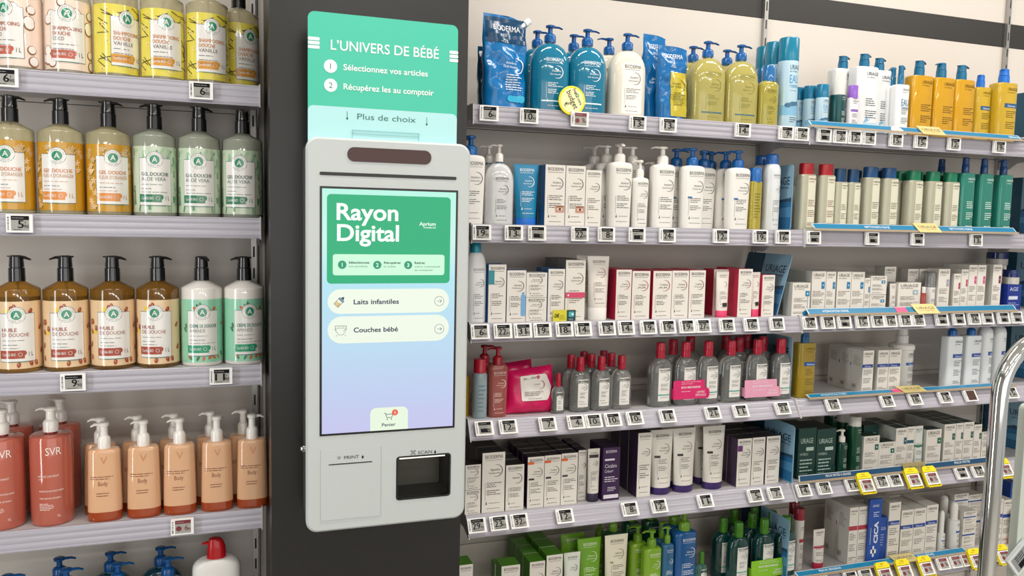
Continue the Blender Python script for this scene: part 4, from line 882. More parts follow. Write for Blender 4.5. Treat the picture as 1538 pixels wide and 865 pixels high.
put_tube('M', 1, 770, 809, 247, .12, '#147da8', '#1d6fd0', tb_bio('#eaf4f8', 'Atoderm', 'Gel douche'), 'turquoise tube standing on a bright blue cap', taper=.80)
price('M', 1, [(723, '19'), (771, '13'), (806, 'pict'), (870, '22'), (910, '8'), (956, 'pict'), (1001.6, '24'), (1082, '12'), (1141, '19'), (1175, '16')], (350, 357))
# ------------------------------------------------------------------ middle bay, third shelf
Type('mist', 'mist_bottle', 'bottle', 'white mist bottle with turquoise cap beside the kiosk', ('M', 2, 697, 730.5, 364, 379), .8, 2.3, lambda nm, W, D, H, Hb: bottle(nm, W, D, 2.3, Hb, FOOT+[(.74, 0, 1)]+dome(.74, 1, 0, 8), M('#dedfdf', .28), rn=W*.42, label=lambda d, W, H: lab_bio(d, -W*.5, W*.8, H*.02, H*.80, T_('#6f7478'), 'Hydrabio', 'Brume'), cap=(H-Hb, .50, M('#1f8ba0', .2), 'cyl')))
put('mist', 'M', 2, 713)
bl = '#2c6fb0'; rd = '#c01f45'
carton('M', 2, 733.5, 760, 397.2, bx('Hydrabio', 'Sérum', extra=lambda d, W, H: d.rect(-W*.99, H*.66, -W*.35, H*.90, T_('#1e8793'), 2)), 'white carton with a teal corner block', side=bl, D=.05)
carton('M', 2, 761.3, 789.8, 406, bx('Hydrabio', 'Perfecteur', extra=lambda d, W, H: (d.rect(W*.5, H*.12, W*.98, H*.52, T_('#6fa9d8'), 2), d.rect(W*.6, H*.52, W*.86, H*.58, T_('#6fa9d8'), 2))), 'white carton with pale blue tube picture', side=bl, D=.04)
carton('M', 2, 790.3, 821.5, 446.8, bx('Hydrabio', 'Crème'), 'flat white cream carton, lower one of a stack of two', side='#d9dfe6', D=.05)
carton('M', 2, 790.3, 821.5, 409.6, bx('Hydrabio', 'Gel-crème'), 'flat white cream carton, upper one of a stack of two', side='#d9dfe6', D=.05, ybase=446.3)
carton('M', 2, 823, 848, 404, bx('Hydrabio', 'Gommage'), 'white carton with blue side above the yellow promotion label', side=bl, D=.04, deep=2)
carton('M', 2, 849, 878.6, 390.5, bx('Sensibio', 'Defensive', '#6a605c', extra=lambda d, W, H: (d.rect(-W, H*.38, W, H*.47, T_('#d2466a'), 2), d.disc(-W*.7, H*.425, W*.1, T_('#f0d8dc'), 3, 10))), 'tall white carton with a pink band', side='#8d8b88', top='#6c6a68', D=.045, deep=3)
wt_tube = '#e6e0d8'
put_tube('M', 2, 880.5, 914, 385, .20, wt_tube, '#efece6', tb_bio('#7a706a', 'Sensibio', 'Gel moussant', '#a0335f'), 'large white tube standing on a wide white cap', taper=.84, xs=((876, 1),))
red_side = dict(side=rd, D=.05)
carton('M', 2, 925, 948, 405, bx('Créaline', 'Forte', arc='#b0304f'), 'white carton with crimson sides', deep=2, **red_side)
carton('M', 2, 949, 976, 407, bx('Créaline', 'AR', arc='#b0304f'), 'white carton with crimson sides', deep=2, **red_side)
carton('M', 2, 980.5, 1008.5, 407, bx('Créaline', 'AR', arc='#b0304f'), 'white carton with crimson sides', deep=2, **red_side)
carton('M', 2, 1009, 1034, 406.5, bx('Créaline', 'anti-rougeurs', arc='#8a4a55'), 'white carton with crimson sides', deep=2, **red_side)
carton('M', 2, 1034.8, 1059, 406, bx('Créaline', 'Yeux', arc='#8a4a55'), 'white carton with crimson sides', deep=2, **red_side)
carton('M', 2, 1071, 1093, 404.5, bx('Créaline', '', arc='#8a4a55'), 'white carton with crimson sides', frontgap=.055, **red_side)
def blkbar(d, W, H, hc): d.rect(-W*.2, hc+(H-hc)*.10, W*.6, hc+(H-hc)*.20, T_('#2c2a2b'), 2)
put_tube('M', 2, 1074.5, 1094, 408, .15, wt_tube, '#e0436f', tb_bio('#8a7f78', '', '', extra=blkbar), 'small white tube on a pink cap', taper=.86)
carton('M', 2, 1104, 1125, 404, bx('Créaline', 'Riche', arc='#8a4a55'), 'white carton with crimson sides', deep=2, **red_side)
put_tube('M', 2, 1125.8, 1140.8, 409, .17, wt_tube, '#e0436f', tb_bio('#8a7f78', '', '', extra=blkbar), 'small white tube on a pink cap', taper=.86)
carton('M', 2, 1144.5, 1163, 413, bx('Créaline', 'Light', arc='#8a4a55'), 'white carton with crimson sides', side=rd, D=.04)
m = MB(); m.box(-.029, .029, -.0015, 0, -.0155, .0155, M('#d8cf2c', .4)); d = Draw(m, flat(-.0015)); d.rect(.006, -.0155, .029, .0155, M('#14414a', .4), 0)
d.text('-2€', -.0275, -.002, .0085, DK_, 1, width=.014, bold=.03); d.lines(-.012, .003, .003, 3, .004, M('#8b8417', .4)); d.rrect(.011, -.001, .025, .0115, .002, M('#46aeb6', .4), 1); d.text('carte', .012, -.008, .0035, M('#cfe6e6', .4), 1); d.disc(.021, .005, .003, M('#d9f0f0', .4), 2, 12)
o = m.build('promotion_label', None, False); p = at(848, 476, YF+.001); o.location = (p.x, YF+.004, p.z+.001); tag(o, 'yellow and dark teal two-euro discount label on the third shelf', 'label', fixed=True)
price('M', 2, [(720.5, '6'), (754.7, '22'), (784.7, '31'), (814, '19'), (847, '18'), (875, '14'), (911, '13'), (939.7, '14'), (973, '19'), (1002, '19'), (1031, '19'), (1055, '27'), (1091, '16'), (1127.6, '16'), (1166, '14')], (498, 487))
# ------------------------------------------------------------------ middle bay, fourth shelf
CRIM = M('#b51f38', .2)
def mic(body, cap, paper=True, ring_=None, ink='#5d5a57', cm=None, promo=None):
    def lab(d, W, H):
        d.rect(-W*.42, H*.12, W*.60, H*.80, M('#e9e7e2', .4), 0); lab_bio(d, -W*.42, W*.60, H*.16, H*.80, T_(ink), 'Créaline' if cap is CRIM else 'Sébium', 'H2O', tick=False)
        if ring_: d.rect(-W*.42, H*.24, W*.60, H*.262, T_(ring_), 2)
    return lambda nm, W, D, H, Hb: bottle(nm, W, D, 2.3, Hb, FOOT+[(.70, 0, 1)]+dome(.70, 1.0), M(body, .05, tr=.82, ior=1.3), rn=W*.34, label=lab, lmat=1, cap=(H-Hb, .37, cap, 'flip'))
MIC = ('M', 3, 1078, 1114, 511, 533)
Type('micL', 'micellar_water_bottle', 'bottle', 'large clear micellar bottle with crimson cap', MIC, .62, 2.3, mic('#d9dcd9', CRIM, ring_='#4aa79c'))
Type('micM', 'micellar_water_bottle', 'bottle', 'medium clear micellar bottle with crimson cap', ('M', 3, 887, 919, 535, 555), .62, 2.3, mic('#dcdedb', CRIM))
Type('micS', 'micellar_water_bottle', 'bottle', 'miniature clear micellar bottle with crimson cap', ('M', 3, 828.5, 849, 560.6, 580), .65, 2.3, mic('#d3d5d3', CRIM))
for x in (990.5, 1028.5, 1061.5, 1096, 1135.5, 1170.5): put('micL', 'M', 3, x)
for x, b_ in ((1009, 1), (1034.5, 2), (1087.5, 2), (1108, 1), (1143, 1)): put('micL', 'M', 3, x, b_, desc='large crimson-cap micellar bottle')
put('micL', 'M', 3, 1119, 2, desc='crimson-cap micellar bottle')
for x in (871, 902.5, 932): put('micM', 'M', 3, x)
for x in (857, 887.5, 914): put('micM', 'M', 3, x, 1, desc='medium crimson-cap micellar bottle')
for x in (876, 902): put('micM', 'M', 3, x, 2, desc='medium crimson-cap micellar bottle')
put('micS', 'M', 3, 838.5)
Type('foam', 'foaming_bottle', 'bottle', 'pale blue foaming bottle with red cap beside the kiosk', ('M', 3, 709, 732, 539, 558), .9, 2.2, lambda nm, W, D, H, Hb: bottle(nm, W, D, 2.2, Hb, FOOT+[(.90, 0, 1)]+dome(.9, 1, 0, 5), M('#b2c6cc', .12, tr=.4, ior=1.25), rn=W*.6, label=lambda d, W, H: d.lines(-W*.4, W*.7, H*.72, 7, H*.09, T_('#5f7d88')), cap=(H-Hb, .84, CRIM, 'cyl')))
put('foam', 'M', 3, 720.5)
Type('gelred', 'cleansing_gel_bottle', 'bottle', 'rose-red gel bottle with dark red pump', ('M', 3, 731, 762, 520.5, 547), .6, 3.0, lambda nm, W, D, H, Hb: bottle(nm, W, D, 3.0, Hb, LAIT, M('#ab5a52', .16, tr=.25, ior=1.25), rn=W*.42, label=lambda d, W, H: lab_bio(d, -W*.7, W*.85, H*.03, H*.9, T_('#f0d2c8'), 'Créaline', 'Gel moussant'), pumpH=H-Hb, pmat=M('#9c1a2c', .22), rc=W*.48))
put('gelred', 'M', 3, 746.5, phi=185); put('gelred', 'M', 3, 727, 1, phi=0, desc='rose-red pump gel bottle')
Type('gelyel', 'cleansing_gel_bottle', 'bottle', 'yellow gel bottle half hidden behind the kiosk', ('M', 3, 690, 712, 550, 567), .7, 2.6, lambda nm, W, D, H, Hb: bottle(nm, W, D, 2.6, Hb, FOOT+[(.9, 0, 1)]+dome(.9, 1, 0, 5), M('#c79a2c', .15, tr=.3), rn=W*.5, cap=(H-Hb, .6, CRIM, 'cyl')))
put('gelyel', 'M', 3, 700, 1)
def wipes(front, W, H):
    root = empty('wipes_pack'); m = MB(); NX, NZ = 16, 14; pk = M('#d3145c', .22)
    def S(u, v, s):                       # u,v in -1..1: pillow with crimped ends
        b = max(0, (1-abs(u)**3.0))*max(0, (1-abs(v)**4)); return (W*u*(1-.07*v-.03*(1-v*v)), s*(.019*b**.6+.0008)+.0015*sin(9*u+5*v), H*(v+1)/2+.006*u*(1 if v > 0 else 0))
    for s in (-1, 1):
        pts = [S(-1+2*i/NX, -1+2*j/NZ, s) for j in range(NZ+1) for i in range(NX+1)]
        m.add(pts, [[j*(NX+1)+i, j*(NX+1)+i+1, (j+1)*(NX+1)+i+1, (j+1)*(NX+1)+i] for j in range(NZ) for i in range(NX)], pk)
    m.build('pack', root)
    if front:
        m = MB(); d = Draw(m, lambda x, z, e: tuple(a-(b if i == 1 else 0) for i, (a, b) in enumerate(zip(S(x/(W*.97), 2*z/H-1, -1), (0, e*2+.0012, 0)))), True)
        pts = [(-W*.45, H*.30), (-W*.42, H*.27), (W*.55, H*.27), (W*.60, H*.30), (W*.80, H*.52), (W*.62, H*.80), (W*.55, H*.83), (-W*.48, H*.85), (-W*.52, H*.82)]
        d.fan([p for a, b in zip(pts, pts[1:]+pts[:1]) for p in (a, ((a[0]+b[0])/2, (a[1]+b[1])/2))], M('#e6e0da', .35), 0)
        k = T_('#6b6560'); d.text('BIODERMA', -W*.38, H*.755, H*.045, k, 3, width=W*.66); d.arc(W*.33, H*.60, H*.09, .002, -110, 100, T_('#b0506a'), 3); d.text('Créaline', W*.30, H*.61, H*.03, k, 3, anchor='r'); d.lines(-W*.35, W*.4, H*.47, 3, H*.035, k, 3); d.lines(-W*.2, W*.4, H*.32, 1, .1, k, 3)
        m.build('resealable_flap', root)
    return root
Yc = YF+.022; a, b = at(763, 600, Yc).x, at(836, 600, Yc).x; H = at(800, 556, Yc).z-ZM[3]
o = wipes(True, (b-a)/2, H); o.location = ((a+b)/2+.001, Yc+.012, ZM[3]+.002); o.rotation_euler[0] = radians(-9); tag(o, 'hot pink wipes pack with white flap leaning in the front row', 'wipes pack', fixed=True); BOXES.append((('M', 3), (a+b)/2, Yc+.01, (b-a)/2, .03))
o = wipes(False, (b-a)/2*.9, H*1.02); o.location = ((a+b)/2-.02, Yc+.085, ZM[3]+.002); o.rotation_euler[0] = radians(-9); tag(o, 'hot pink wipes pack hidden behind the white-flapped wipes pack', 'wipes pack', fixed=True)
def sleeve(bay, row, x0, x1, y0, y1, col, desc, yoff=.0065):
    Y = YF+yoff; a, b = at(x0, y0, Y), at(x1, y0, Y); zt = at((x0+x1)/2, y0, Y).z; zb = at((x0+x1)/2, y1, Y).z; W, H = (b.x-a.x)/2, zt-zb
    m = MB(); P = [(-W, 0), (W*.98, 0)]+[(W*.98*1.0+.006*sin(radians(t))-.006+.006, H*.27+H*.27*-cos(radians(t))) for t in range(0, 181, 20)]+[(W*.82, H*.58), (W*.80, H*.98), (W*.78, H), (-W, H)]
    m.loft([[(x, y, z) for x, z in P] for y in (.0006, 0)], M(col, .4)); d = Draw(m, flat(0)); k = T_('#f6eef0')
    d.lines(-W*.55, W*.6, H*.92, 2, H*.10, k, 1, .15); d.text('ECO RECHARGE', -W*.55, H*.58, H*.10, k, 1, width=W*1.1, bold=.02); d.lines(-W*.55, W*.2, H*.42, 1, .1, k, 1, .02); d.text('OFFRE', W*.35, H*.30, H*.11, k, 1, width=W*.45); d.text('SPÉCIALE', W*.28, H*.14, H*.11, k, 1, width=W*.6)
    for s in (-1, 1): m.box(s*W*.97-.0004, s*W*.97+.0004, 0, .018, H*.05, H*.55, M(col, .4))
    o = m.build('promotion_sleeve', None, False); o.location = ((a.x+b.x)/2, Y, zb); tag(o, desc, 'sleeve', fixed=True)
sleeve('M', 3, 1012, 1064, 571, 599, '#d8296c', 'hot pink offer sleeve joining two large crimson-cap micellar bottles')
sleeve('M', 3, 1119, 1172, 570, 596, '#e9a3bd', 'pale pink offer sleeve joining two large crimson-cap micellar bottles')
price('M', 3, [(727, 'pict'), (763, '12'), (822, '7'), (864.5, '4'), (891, '10'), (920, '10'), (953, '10'), (1002, '11'), (1070, '21'), (1112, '11'), (1175, '21')], (643, 611))
# ------------------------------------------------------------------ middle bay, fifth shelf
dkp = '#2b2030'; pur = '#3a2148'
carton('M', 4, 699, 722.5, 736, bx('Pigmentbio', ''), 'small white carton, lower one of a stack beside the kiosk', side='#8d8580', top='#2a2526', D=.045)
carton('M', 4, 699, 722.5, 698, bx('Pigmentbio', ''), 'small white carton, upper one of a stack beside the kiosk', side='#8d8580', top='#2a2526', D=.045, ybase=735.4)
carton('M', 4, 724.3, 758.5, 679.5, bx('Pigmentbio', 'Foaming cream'), 'wide tall white carton', side='#2a2526', top='#2a2526', D=.05, deep=3)
carton('M', 4, 760, 787.5, 698, bx('Pigmentbio', ''), 'short white carton standing before black carton backs', side='#2a2526', top='#2a2526', D=.045, deep=3)
def cica(d, W, H): d.rect(-W*.98, H*.855, -W*.25, H*.905, T_('#e0672e'), 2); d.rect(-W*.85, H*.55, -W*.2, H*.585, T_('#3b3638'), 2)
for x0, x1, yt in ((792.5, 817.5, 686), (818, 842.5, 683.5), (843, 867.5, 680.5)): carton('M', 4, x0, x1, yt, bx('Cicabio', 'Crème+', extra=cica), 'white carton with orange flash and black top', side=pur, top='#262024', D=.036, deep=4)
carton('M', 4, 868.3, 881, 676, bx('Cicabio', ''), 'white carton set back beside the orange-flash cartons', side=pur, top='#262024', D=.036, frontgap=.03, deep=3)
put_tube('M', 4, 882, 900.5, 674, .16, '#ded9d1', '#2c1f3c', tb_bio('#6a625e', 'Cicabio', 'Crème+', extra=lambda d, W, H, hc: d.rect(-W*.8, hc+(H-hc)*.80, W*.7, hc+(H-hc)*.87, T_('#343033'), 3)), 'small white tube on a dark purple cap', taper=.9)
def violet(d, W, H):
    k = T_('#e5dfe8'); d.text('BIODERMA', -W*.7, H*.90, H*.05, k, 1, width=W*1.3); d.rect(-W*.8, H*.755, W*.35, H*.79, k, 1); d.text('Cicabio', -W*.78, H*.62, H*.07, k, 1, width=W*1.4); d.text('Crème+', -W*.78, H*.53, H*.055, k, 1, width=W*1.0); d.lines(-W*.78, W*.8, H*.45, 3, H*.04, k); d.lines(-W*.4, W*.8, H*.25, 3, H*.03, k); d.rect(-W*.85, H*.04, W*.9, H*.11, k, 1)
carton('M', 4, 905.5, 931, 672, violet, 'deep purple carton printed in white beside a small tube', front='#3a1f4a', side='#3a1f4a', top='#2a1838', D=.04, deep=2)
carton('M', 4, 957, 977.5, 650, bx('Cicabio', 'Restor'), 'tall white carton with dark purple sides', side='#33203f', top='#2a2226', D=.05, deep=3)
vio = '#3b2766'
put_tube('M', 4, 1008.5, 1043, 643, .11, '#e4dfd6', vio, tb_bio('#6f6a66', 'Cicabio', 'Baume lavant', extra=lambda d, W, H, hc: d.rect(-W*.7, hc+(H-hc)*.52, -W*.25, hc+(H-hc)*.56, T_('#3b3638'), 3)), 'large white tube on a violet cap', taper=.82, xs=((992, 0), (1070, 0), (1008, 1), (1056, 1), (1030, 2), (1066, 2)))
def violet_corner(d, W, H): d.rect(-W*.98, H*.74, -W*.3, H*.86, T_('#6a2f78'), 2)
carton('M', 4, 1106.5, 1127.5, 659, bx('Cicabio', 'Pommade', extra=violet_corner), 'white carton with a violet corner block', side='#4a3a52', top='#251f24', D=.045, deep=3)
carton('M', 4, 1128.3, 1147.5, 657, bx('Cicabio', 'Pommade'), 'white carton with black top behind the lake-picture card', side='#4a3a52', top='#251f24', D=.045, deep=3)
carton('M', 4, 1149.5, 1170, 655, bx('Cicabio', 'Arnica'), 'white carton with black top behind the lake-picture card', side='#4a3a52', top='#251f24', D=.045, deep=3)
price('M', 4, [(716, '29'), (749, '23'), (779.6, '32'), (848, '12'), (946, '8'), (989.6, '12'), (1059, '11'), (1134, '5'), (1164, '7')], (785, 735))
# ------------------------------------------------------------------ middle bay, bottom shelf
gn = '#4f8f1c'
carton('M', 5, 690, 711, 848, bx('Sébium', ''), 'low white carton with green top beside the kiosk', side=gn, top=gn, D=.05)
carton('M', 5, 754, 782, 849, bx('Sébium', ''), 'white carton with green top, lowest of the green-topped cartons', side=gn, top=gn, D=.045)
carton('M', 5, 744, 772, 845, bx('Sébium', ''), 'white carton with green top standing just behind another', side=gn, top=gn, D=.03, frontgap=.06)
carton('M', 5, 796.5, 819.5, 843, bx('Sébium', ''), 'white carton with bright green side and top', side=gn, top=gn, D=.05, deep=3)
carton('M', 5, 821.5, 846, 833, bx('Sébium', 'Global'), 'taller white carton with bright green side and top', side=gn, top=gn, D=.05, deep=3)
put_tube('M', 5, 847, 872.5, 829.5, .15, '#dfe3da', '#e2e4de', tb_bio('#6f746f', 'Sébium', 'Kerato'), 'white tube beside the tall lime green tube', taper=.84)
put_tube('M', 5, 866.5, 903, 808, .13, '#6ba022', '#6ba022', tb_bio('#e3efcf', 'Sébium', 'Gel moussant'), 'tall lime green tube with white print', taper=.84, back=.012, xs=((862, 1),))
put_tube('M', 5, 907.5, 943, 803, .13, '#e5dfc9', '#e7e2d0', tb_bio('#6f6c60', 'Sébium', 'Sensitive', extra=lambda d, W, H, hc: d.rect(-W*.6, hc+(H-hc)*.52, -W*.35, hc+(H-hc)*.55, T_('#9b9a4a'), 2)), 'tall cream tube with flared top', taper=.84)
LIME = M('#6c9a28', .2)
def seb(body, ink, tr, pm=None):
    return lambda nm, W, D, H, Hb: bottle(nm, W, D, 3.0, Hb, FOOT+[(.90, 0, 1), (.94, .02, 1), (.97, .12, 1), (.99, .4, 1), (1, 1, 1)], M(body, .14, tr=tr, ior=1.28), rn=W*.42, label=lambda d, W, H: lab_bio(d, -W*.6, W*.85, H*.02, H*.92, T_(ink), 'Sébium', 'Gel moussant'), pumpH=H-Hb, pmat=pm or LIME, rc=W*.46, pst='slim')
Type('seblime', 'cleansing_gel_bottle', 'bottle', 'lime green gel bottle with lime pump', ('M', 5, 963, 994, 795, 820), .65, 3, seb('#8fbf2e', '#f1f7dc', .2))
Type('sebblue', 'cleansing_gel_bottle', 'bottle', 'slim blue gel bottle with lime pump', ('M', 5, 991, 1011, 790, 815), .8, 2.6, seb('#3a7fb0', '#dfecf4', .4))
Type('sebbig', 'cleansing_gel_bottle', 'bottle', 'big deep blue gel bottle with lime pump', ('M', 5, 1007, 1045.5, 767, 795), .62, 3, seb('#1763a8', '#e6f0f8', .25))
Type('sebdark', 'cleansing_gel_bottle', 'bottle', 'dark green gel bottle with lime pump', ('M', 5, 1010, 1039, 767, 795), .65, 3, seb('#1d5c3a', '#cfe3d6', .3))
put('seblime', 'M', 5, 978.5, phi=180); put('sebblue', 'M', 5, 1001.5, phi=180); put('sebbig', 'M', 5, 1026.5, phi=180)
put('seblime', 'M', 5, 957, 1, phi=180, desc='lime gel bottle'); put('sebblue', 'M', 5, 989, 1, phi=0, desc='slim blue gel bottle'); put('sebbig', 'M', 5, 1008, 1, phi=0, desc='big deep blue gel bottle')
for x, b_ in ((920, 1.2), (946, 2.5)): put('sebdark', 'M', 5, x, b_, phi=180, desc='dark green gel bottle')
put('sebdark', 'M', 5, 975, 2.5, phi=180, desc='dark green gel bottle'); put('seblime', 'M', 5, 900, 2.4, phi=180, desc='lime gel bottle')
GCAP = M('#437f1e', .2)
Type('micG', 'micellar_water_bottle', 'bottle', 'large dark teal micellar bottle with green cap', MIC, .62, 2.3, mic('#1d7f78', GCAP, ring_='#3fae8f'))
Type('micGs', 'micellar_water_bottle', 'bottle', 'miniature teal micellar bottle with green cap', ('M', 3, 828.5, 849, 560.6, 580), .65, 2.3, mic('#5fb0a2', GCAP))
for x in (1085, 1108, 1146.5, 1179): put('micG', 'M', 5, x, 0 if x != 1085 else .9, desc=None if x != 1085 else 'dark teal green-cap micellar bottle')
for x in (1128, 1153.5): put('micG', 'M', 5, x, 1, desc='dark teal green-cap micellar bottle')
for x in (1100, 1131): put('micG', 'M', 5, x, 2, desc='dark teal green-cap micellar bottle')
put('micGs', 'M', 5, 1054)
sleeve('M', 5, 1129, 1180, 840, 866, '#86c426', 'lime green offer sleeve joining two dark teal micellar bottles')
# ------------------------------------------------------------------ blue-strip bay, top shelf
TEALP = M('#12688f', .2)
GF = .022                                       # products stand behind the strips here
def uri(body, tr, ink, pm, n=4.5, k=None, band=None, btxt='', name='', extra=None, pst='block', rough=.1, taper=1., rcf=.36):
    def lab(d, W, H):
        lab_uri(d, -W*.30, W*.86, H*.04, H*.94, T_(ink), band, btxt, name)
        if extra: extra(d, W, H)
    return lambda nm, W, D, H, Hb: bottle(nm, W, D, n, Hb, [(0, .05, taper), (.006, .01, taper), (.015, 0, taper), (.955, 0, 1), (.975, .03, 1), (.99, .12, 1), (1, .45, 1), (1.0, 1, 1)], M(body, rough if tr else .3, tr=tr, ior=1.28), rn=W*.36, label=lab, pumpH=H-Hb, pmat=pm, pst=pst, rc=W*rcf)
def mount(d, W, H):
    b1, b2 = T_('#b5d3e2'), T_('#8fb8cf')
    d.rect(-W*.34, H*.02, W*.88, H*.17, b1, 0); d.poly([(-W*.34, H*.17), (-W*.05, H*.27), (W*.12, H*.20), (W*.45, H*.31), (W*.86, H*.19), (W*.86, H*.16), (-W*.34, H*.16)], b2, 0)
Type('uwhite', 'cleansing_milk_bottle', 'bottle', 'tall white wash bottle with mountain drawing', ('R', 0, 1268.5, 1314, 76, 97), .6, 4.5, uri('#e4e6e6', 0, '#38424c', TEALP, extra=mount))
Type('ueau', 'cleansing_cream_bottle', 'bottle', 'shorter white wash bottle with large blue letters', ('R', 0, 1336, 1363.5, 96, 126), .62, 4, uri('#e6e8e8', 0, '#4a5560', TEALP, extra=lambda d, W, H: (d.text('EAU', -W*.3, H*.58, H*.13, T_('#3f7fa8'), 3, width=W*1.1), d.text('THERMALE', -W*.3, H*.52, H*.045, T_('#3f7fa8'), 3, width=W*1.15))))
Type('uorange', 'cleansing_oil_bottle', 'bottle', 'golden orange cleansing oil bottle with teal pump', ('R', 0, 1356, 1399.5, 89, 113), .6, 4.5, uri('#f5b81a', .4, '#4f3c12', TEALP, rcf=.38))
Type('uyellow', 'cleansing_oil_bottle', 'bottle', 'yellow oil bottle with dark blue band', ('R', 0, 1484, 1527.5, 102, 124), .6, 4.5, uri('#f0c634', .4, '#54470f', M('#1c6fd0', .2), band='#285a86', btxt='Xémose', rcf=.40))
Type('cans', 'thermal_water_spray_can', 'spray can', 'miniature pale blue spray can with turquoise cap', ('R', 0, 1225, 1245, 126, 146), 1, 2, can('#0d7398', '#bcd6e2', lab_eau, .2, False))
for x, b in ((1235, 0), (1219, .7), (1204.5, 1.4)): put('cans', 'R', 0, x, b, front=GF)
Type('ufoam', 'foam_bottle', 'bottle', 'dark green foam bottle with white cap', ('R', 0, 1245, 1270, 107, 142), 1, 2, can('#d9d7d2', '#0d4a4c', lambda d, W, H: lab_uri(d, -W*.1, W*.9, H*.05, H*.97, T_('#c9dcd6')), .3, False))
put('ufoam', 'R', 0, 1257.5, front=GF)
Type('upurp', 'intimate_gel_bottle', 'bottle', 'small white bottle with violet cap and band', ('R', 0, 1270, 1288, 128, 147), .7, 3, lambda nm, W, D, H, Hb: bottle(nm, W, D, 3, Hb, FOOT+[(.95, 0, 1), (1, .2, 1)], M('#e6e4e6', .3), rn=W*.6, label=lambda d, W, H: lab_uri(d, -W*.6, W*.8, H*.05, H*.95, T_('#5a5663'), '#8a63b8'), cap=(H-Hb, .85, M('#8d5fc0', .2), 'cyl')))
put('upurp', 'R', 0, 1279, front=GF-.006)
put('uwhite', 'R', 0, 1295, phi=10, front=GF+.016); put('uwhite', 'R', 0, 1268, 1, phi=10, front=GF, desc='tall white wash bottle'); put('uwhite', 'R', 0, 1316, .62, phi=10, front=GF+.012)
put('ueau', 'R', 0, 1351, phi=10, front=GF); put('ueau', 'R', 0, 1338, 1, phi=180, front=GF, desc='white wash bottle with teal pump')
for i, x in enumerate((1378, 1411, 1440)): put('uorange', 'R', 0, x, phi=(10, 190, 0)[i], front=GF)
Type('uyellows', 'cleansing_oil_bottle', 'bottle', 'smaller yellow oil bottle with dark blue band', ('R', 0, 1455, 1489, 108, 128), .6, 4.5, uri('#f0c634', .4, '#54470f', M('#1c6fd0', .2), band='#285a86', btxt='Xémose', rcf=.40))
put('uyellows', 'R', 0, 1471, phi=20, front=GF+.02); put('uyellow', 'R', 0, 1505.5, phi=20, front=GF)
S, L = strip(0, 1219, 1537, [(1502, 'DEMAQUILLANTS', .075)]); plaque(0, 1402, S, L)
price('R', 0, [(1237, 'pict'), (1260.5, '2'), (1282.7, '12'), (1304, '4'), (1345, '15'), (1382, '15'), (1432, '12'), (1500, '19')], (201, 219))
def tab(row, xc, S, L, col, half, desc, rnd=False):
    x = at(xc, YMID['R'][row], YF-.012).x; m = MB()
    P = [(x-half, .001), (x+half, .001), (x+half, L*.9), (x-half, L*.9)] if not rnd else [(x-half, 0), (x+half, 0)]+[(x+half*cos(radians(a)), L*1.05*sin(radians(a))) for a in range(10, 171, 16)]
    m.loft([[S(a, q, e) for a, q in P] for e in (.0018, .0026)], M(col, .35)); o = m.build('promotion_tab', None, False); tag(o, desc, 'promotion tab', fixed=True)
tab(0, 1351, S, L, '#dfe0de', .021, 'white half-round tab on the top blue strip', True)
# second shelf: toners
def toner(capc, ink='#4a463a', body='#e6e3c8', red=False):
    return lambda nm, W, D, H, Hb: bottle(nm, W, D, 4.5, Hb, [(0, .05, 1), (.006, .01, 1), (.015, 0, 1), (.965, 0, 1), (.985, .05, 1), (1, .3, 1)], M(body, .06, tr=.45, ior=1.28), rn=W*.7, label=lambda d, W, H: (d.rect(-W*.2, H*.06, W*.93, H*.97, M('#dedbc6', .25), 0), lab_uri(d, -W*.18, W*.9, H*.05, H*.97, T_(ink))), cap=(H-Hb, .76, M(capc, .3), 'sq'))
Type('tred', 'toner_bottle', 'bottle', 'clear toner bottle with bright red cap', ('R', 1, 1193, 1224, 245, 262), .66, 4.5, toner('#b81c26', '#7a4036'))
Type('tblues', 'toner_bottle', 'bottle', 'short clear toner bottle with navy cap', ('R', 1, 1266, 1291, 254, 274), .66, 4.5, toner('#0f3f66'))
Type('tblue', 'toner_bottle', 'bottle', 'tall clear toner bottle with blue cap', ('R', 1, 1317, 1348, 252, 268), .66, 4.5, toner('#154b7c'))
Type('tgreen', 'toner_bottle', 'bottle', 'clear toner bottle with deep green cap', ('R', 1, 1354, 1385, 256, 271), .66, 4.5, toner('#0f7553'))
Type('uteal', 'cleansing_gel_bottle', 'bottle', 'tall teal gel bottle with navy pump', ('R', 1, 1431, 1462, 235, 259), .66, 4.5, uri('#2f9a86', .4, '#dff0ea', M('#123f74', .2), rcf=.40))
for x in (1209, 1238): put('tred', 'R', 1, x, front=GF)
for x in (1258, 1279.5): put('tblues', 'R', 1, x, front=GF)
for x in (1305, 1333): put('tblue', 'R', 1, x, front=GF)
put('tblue', 'R', 1, 1318, 1, front=GF, desc='blue-cap toner bottle')
put('tblues', 'R', 1, 1285, 1, front=GF, desc='navy-cap toner bottle')
for x in (1370, 1399, 1425): put('tgreen', 'R', 1, x, front=GF)
for x in (1352, 1386, 1412): put('tgreen', 'R', 1, x, 1, front=GF, desc='green-cap toner bottle')
for x, f in ((1447, 20), (1475, 20), (1504, 185)): put('uteal', 'R', 1, x, phi=f, front=GF)
put('uteal', 'R', 1, 1411, 2, phi=20, front=GF, desc='teal gel bottle with navy pump')
S, L = strip(1, 1224, 1529, [(1296, 'NETTOYANTS VISAGE', .085), (1423, 'NETTOYANTS VISAGE', .085)]); plaque(1, 1396, S, L)
price('R', 1, [(1221, 'pict'), (1309, 'pict'), (1377, 'pict'), (1465, '13')], (357, 360))
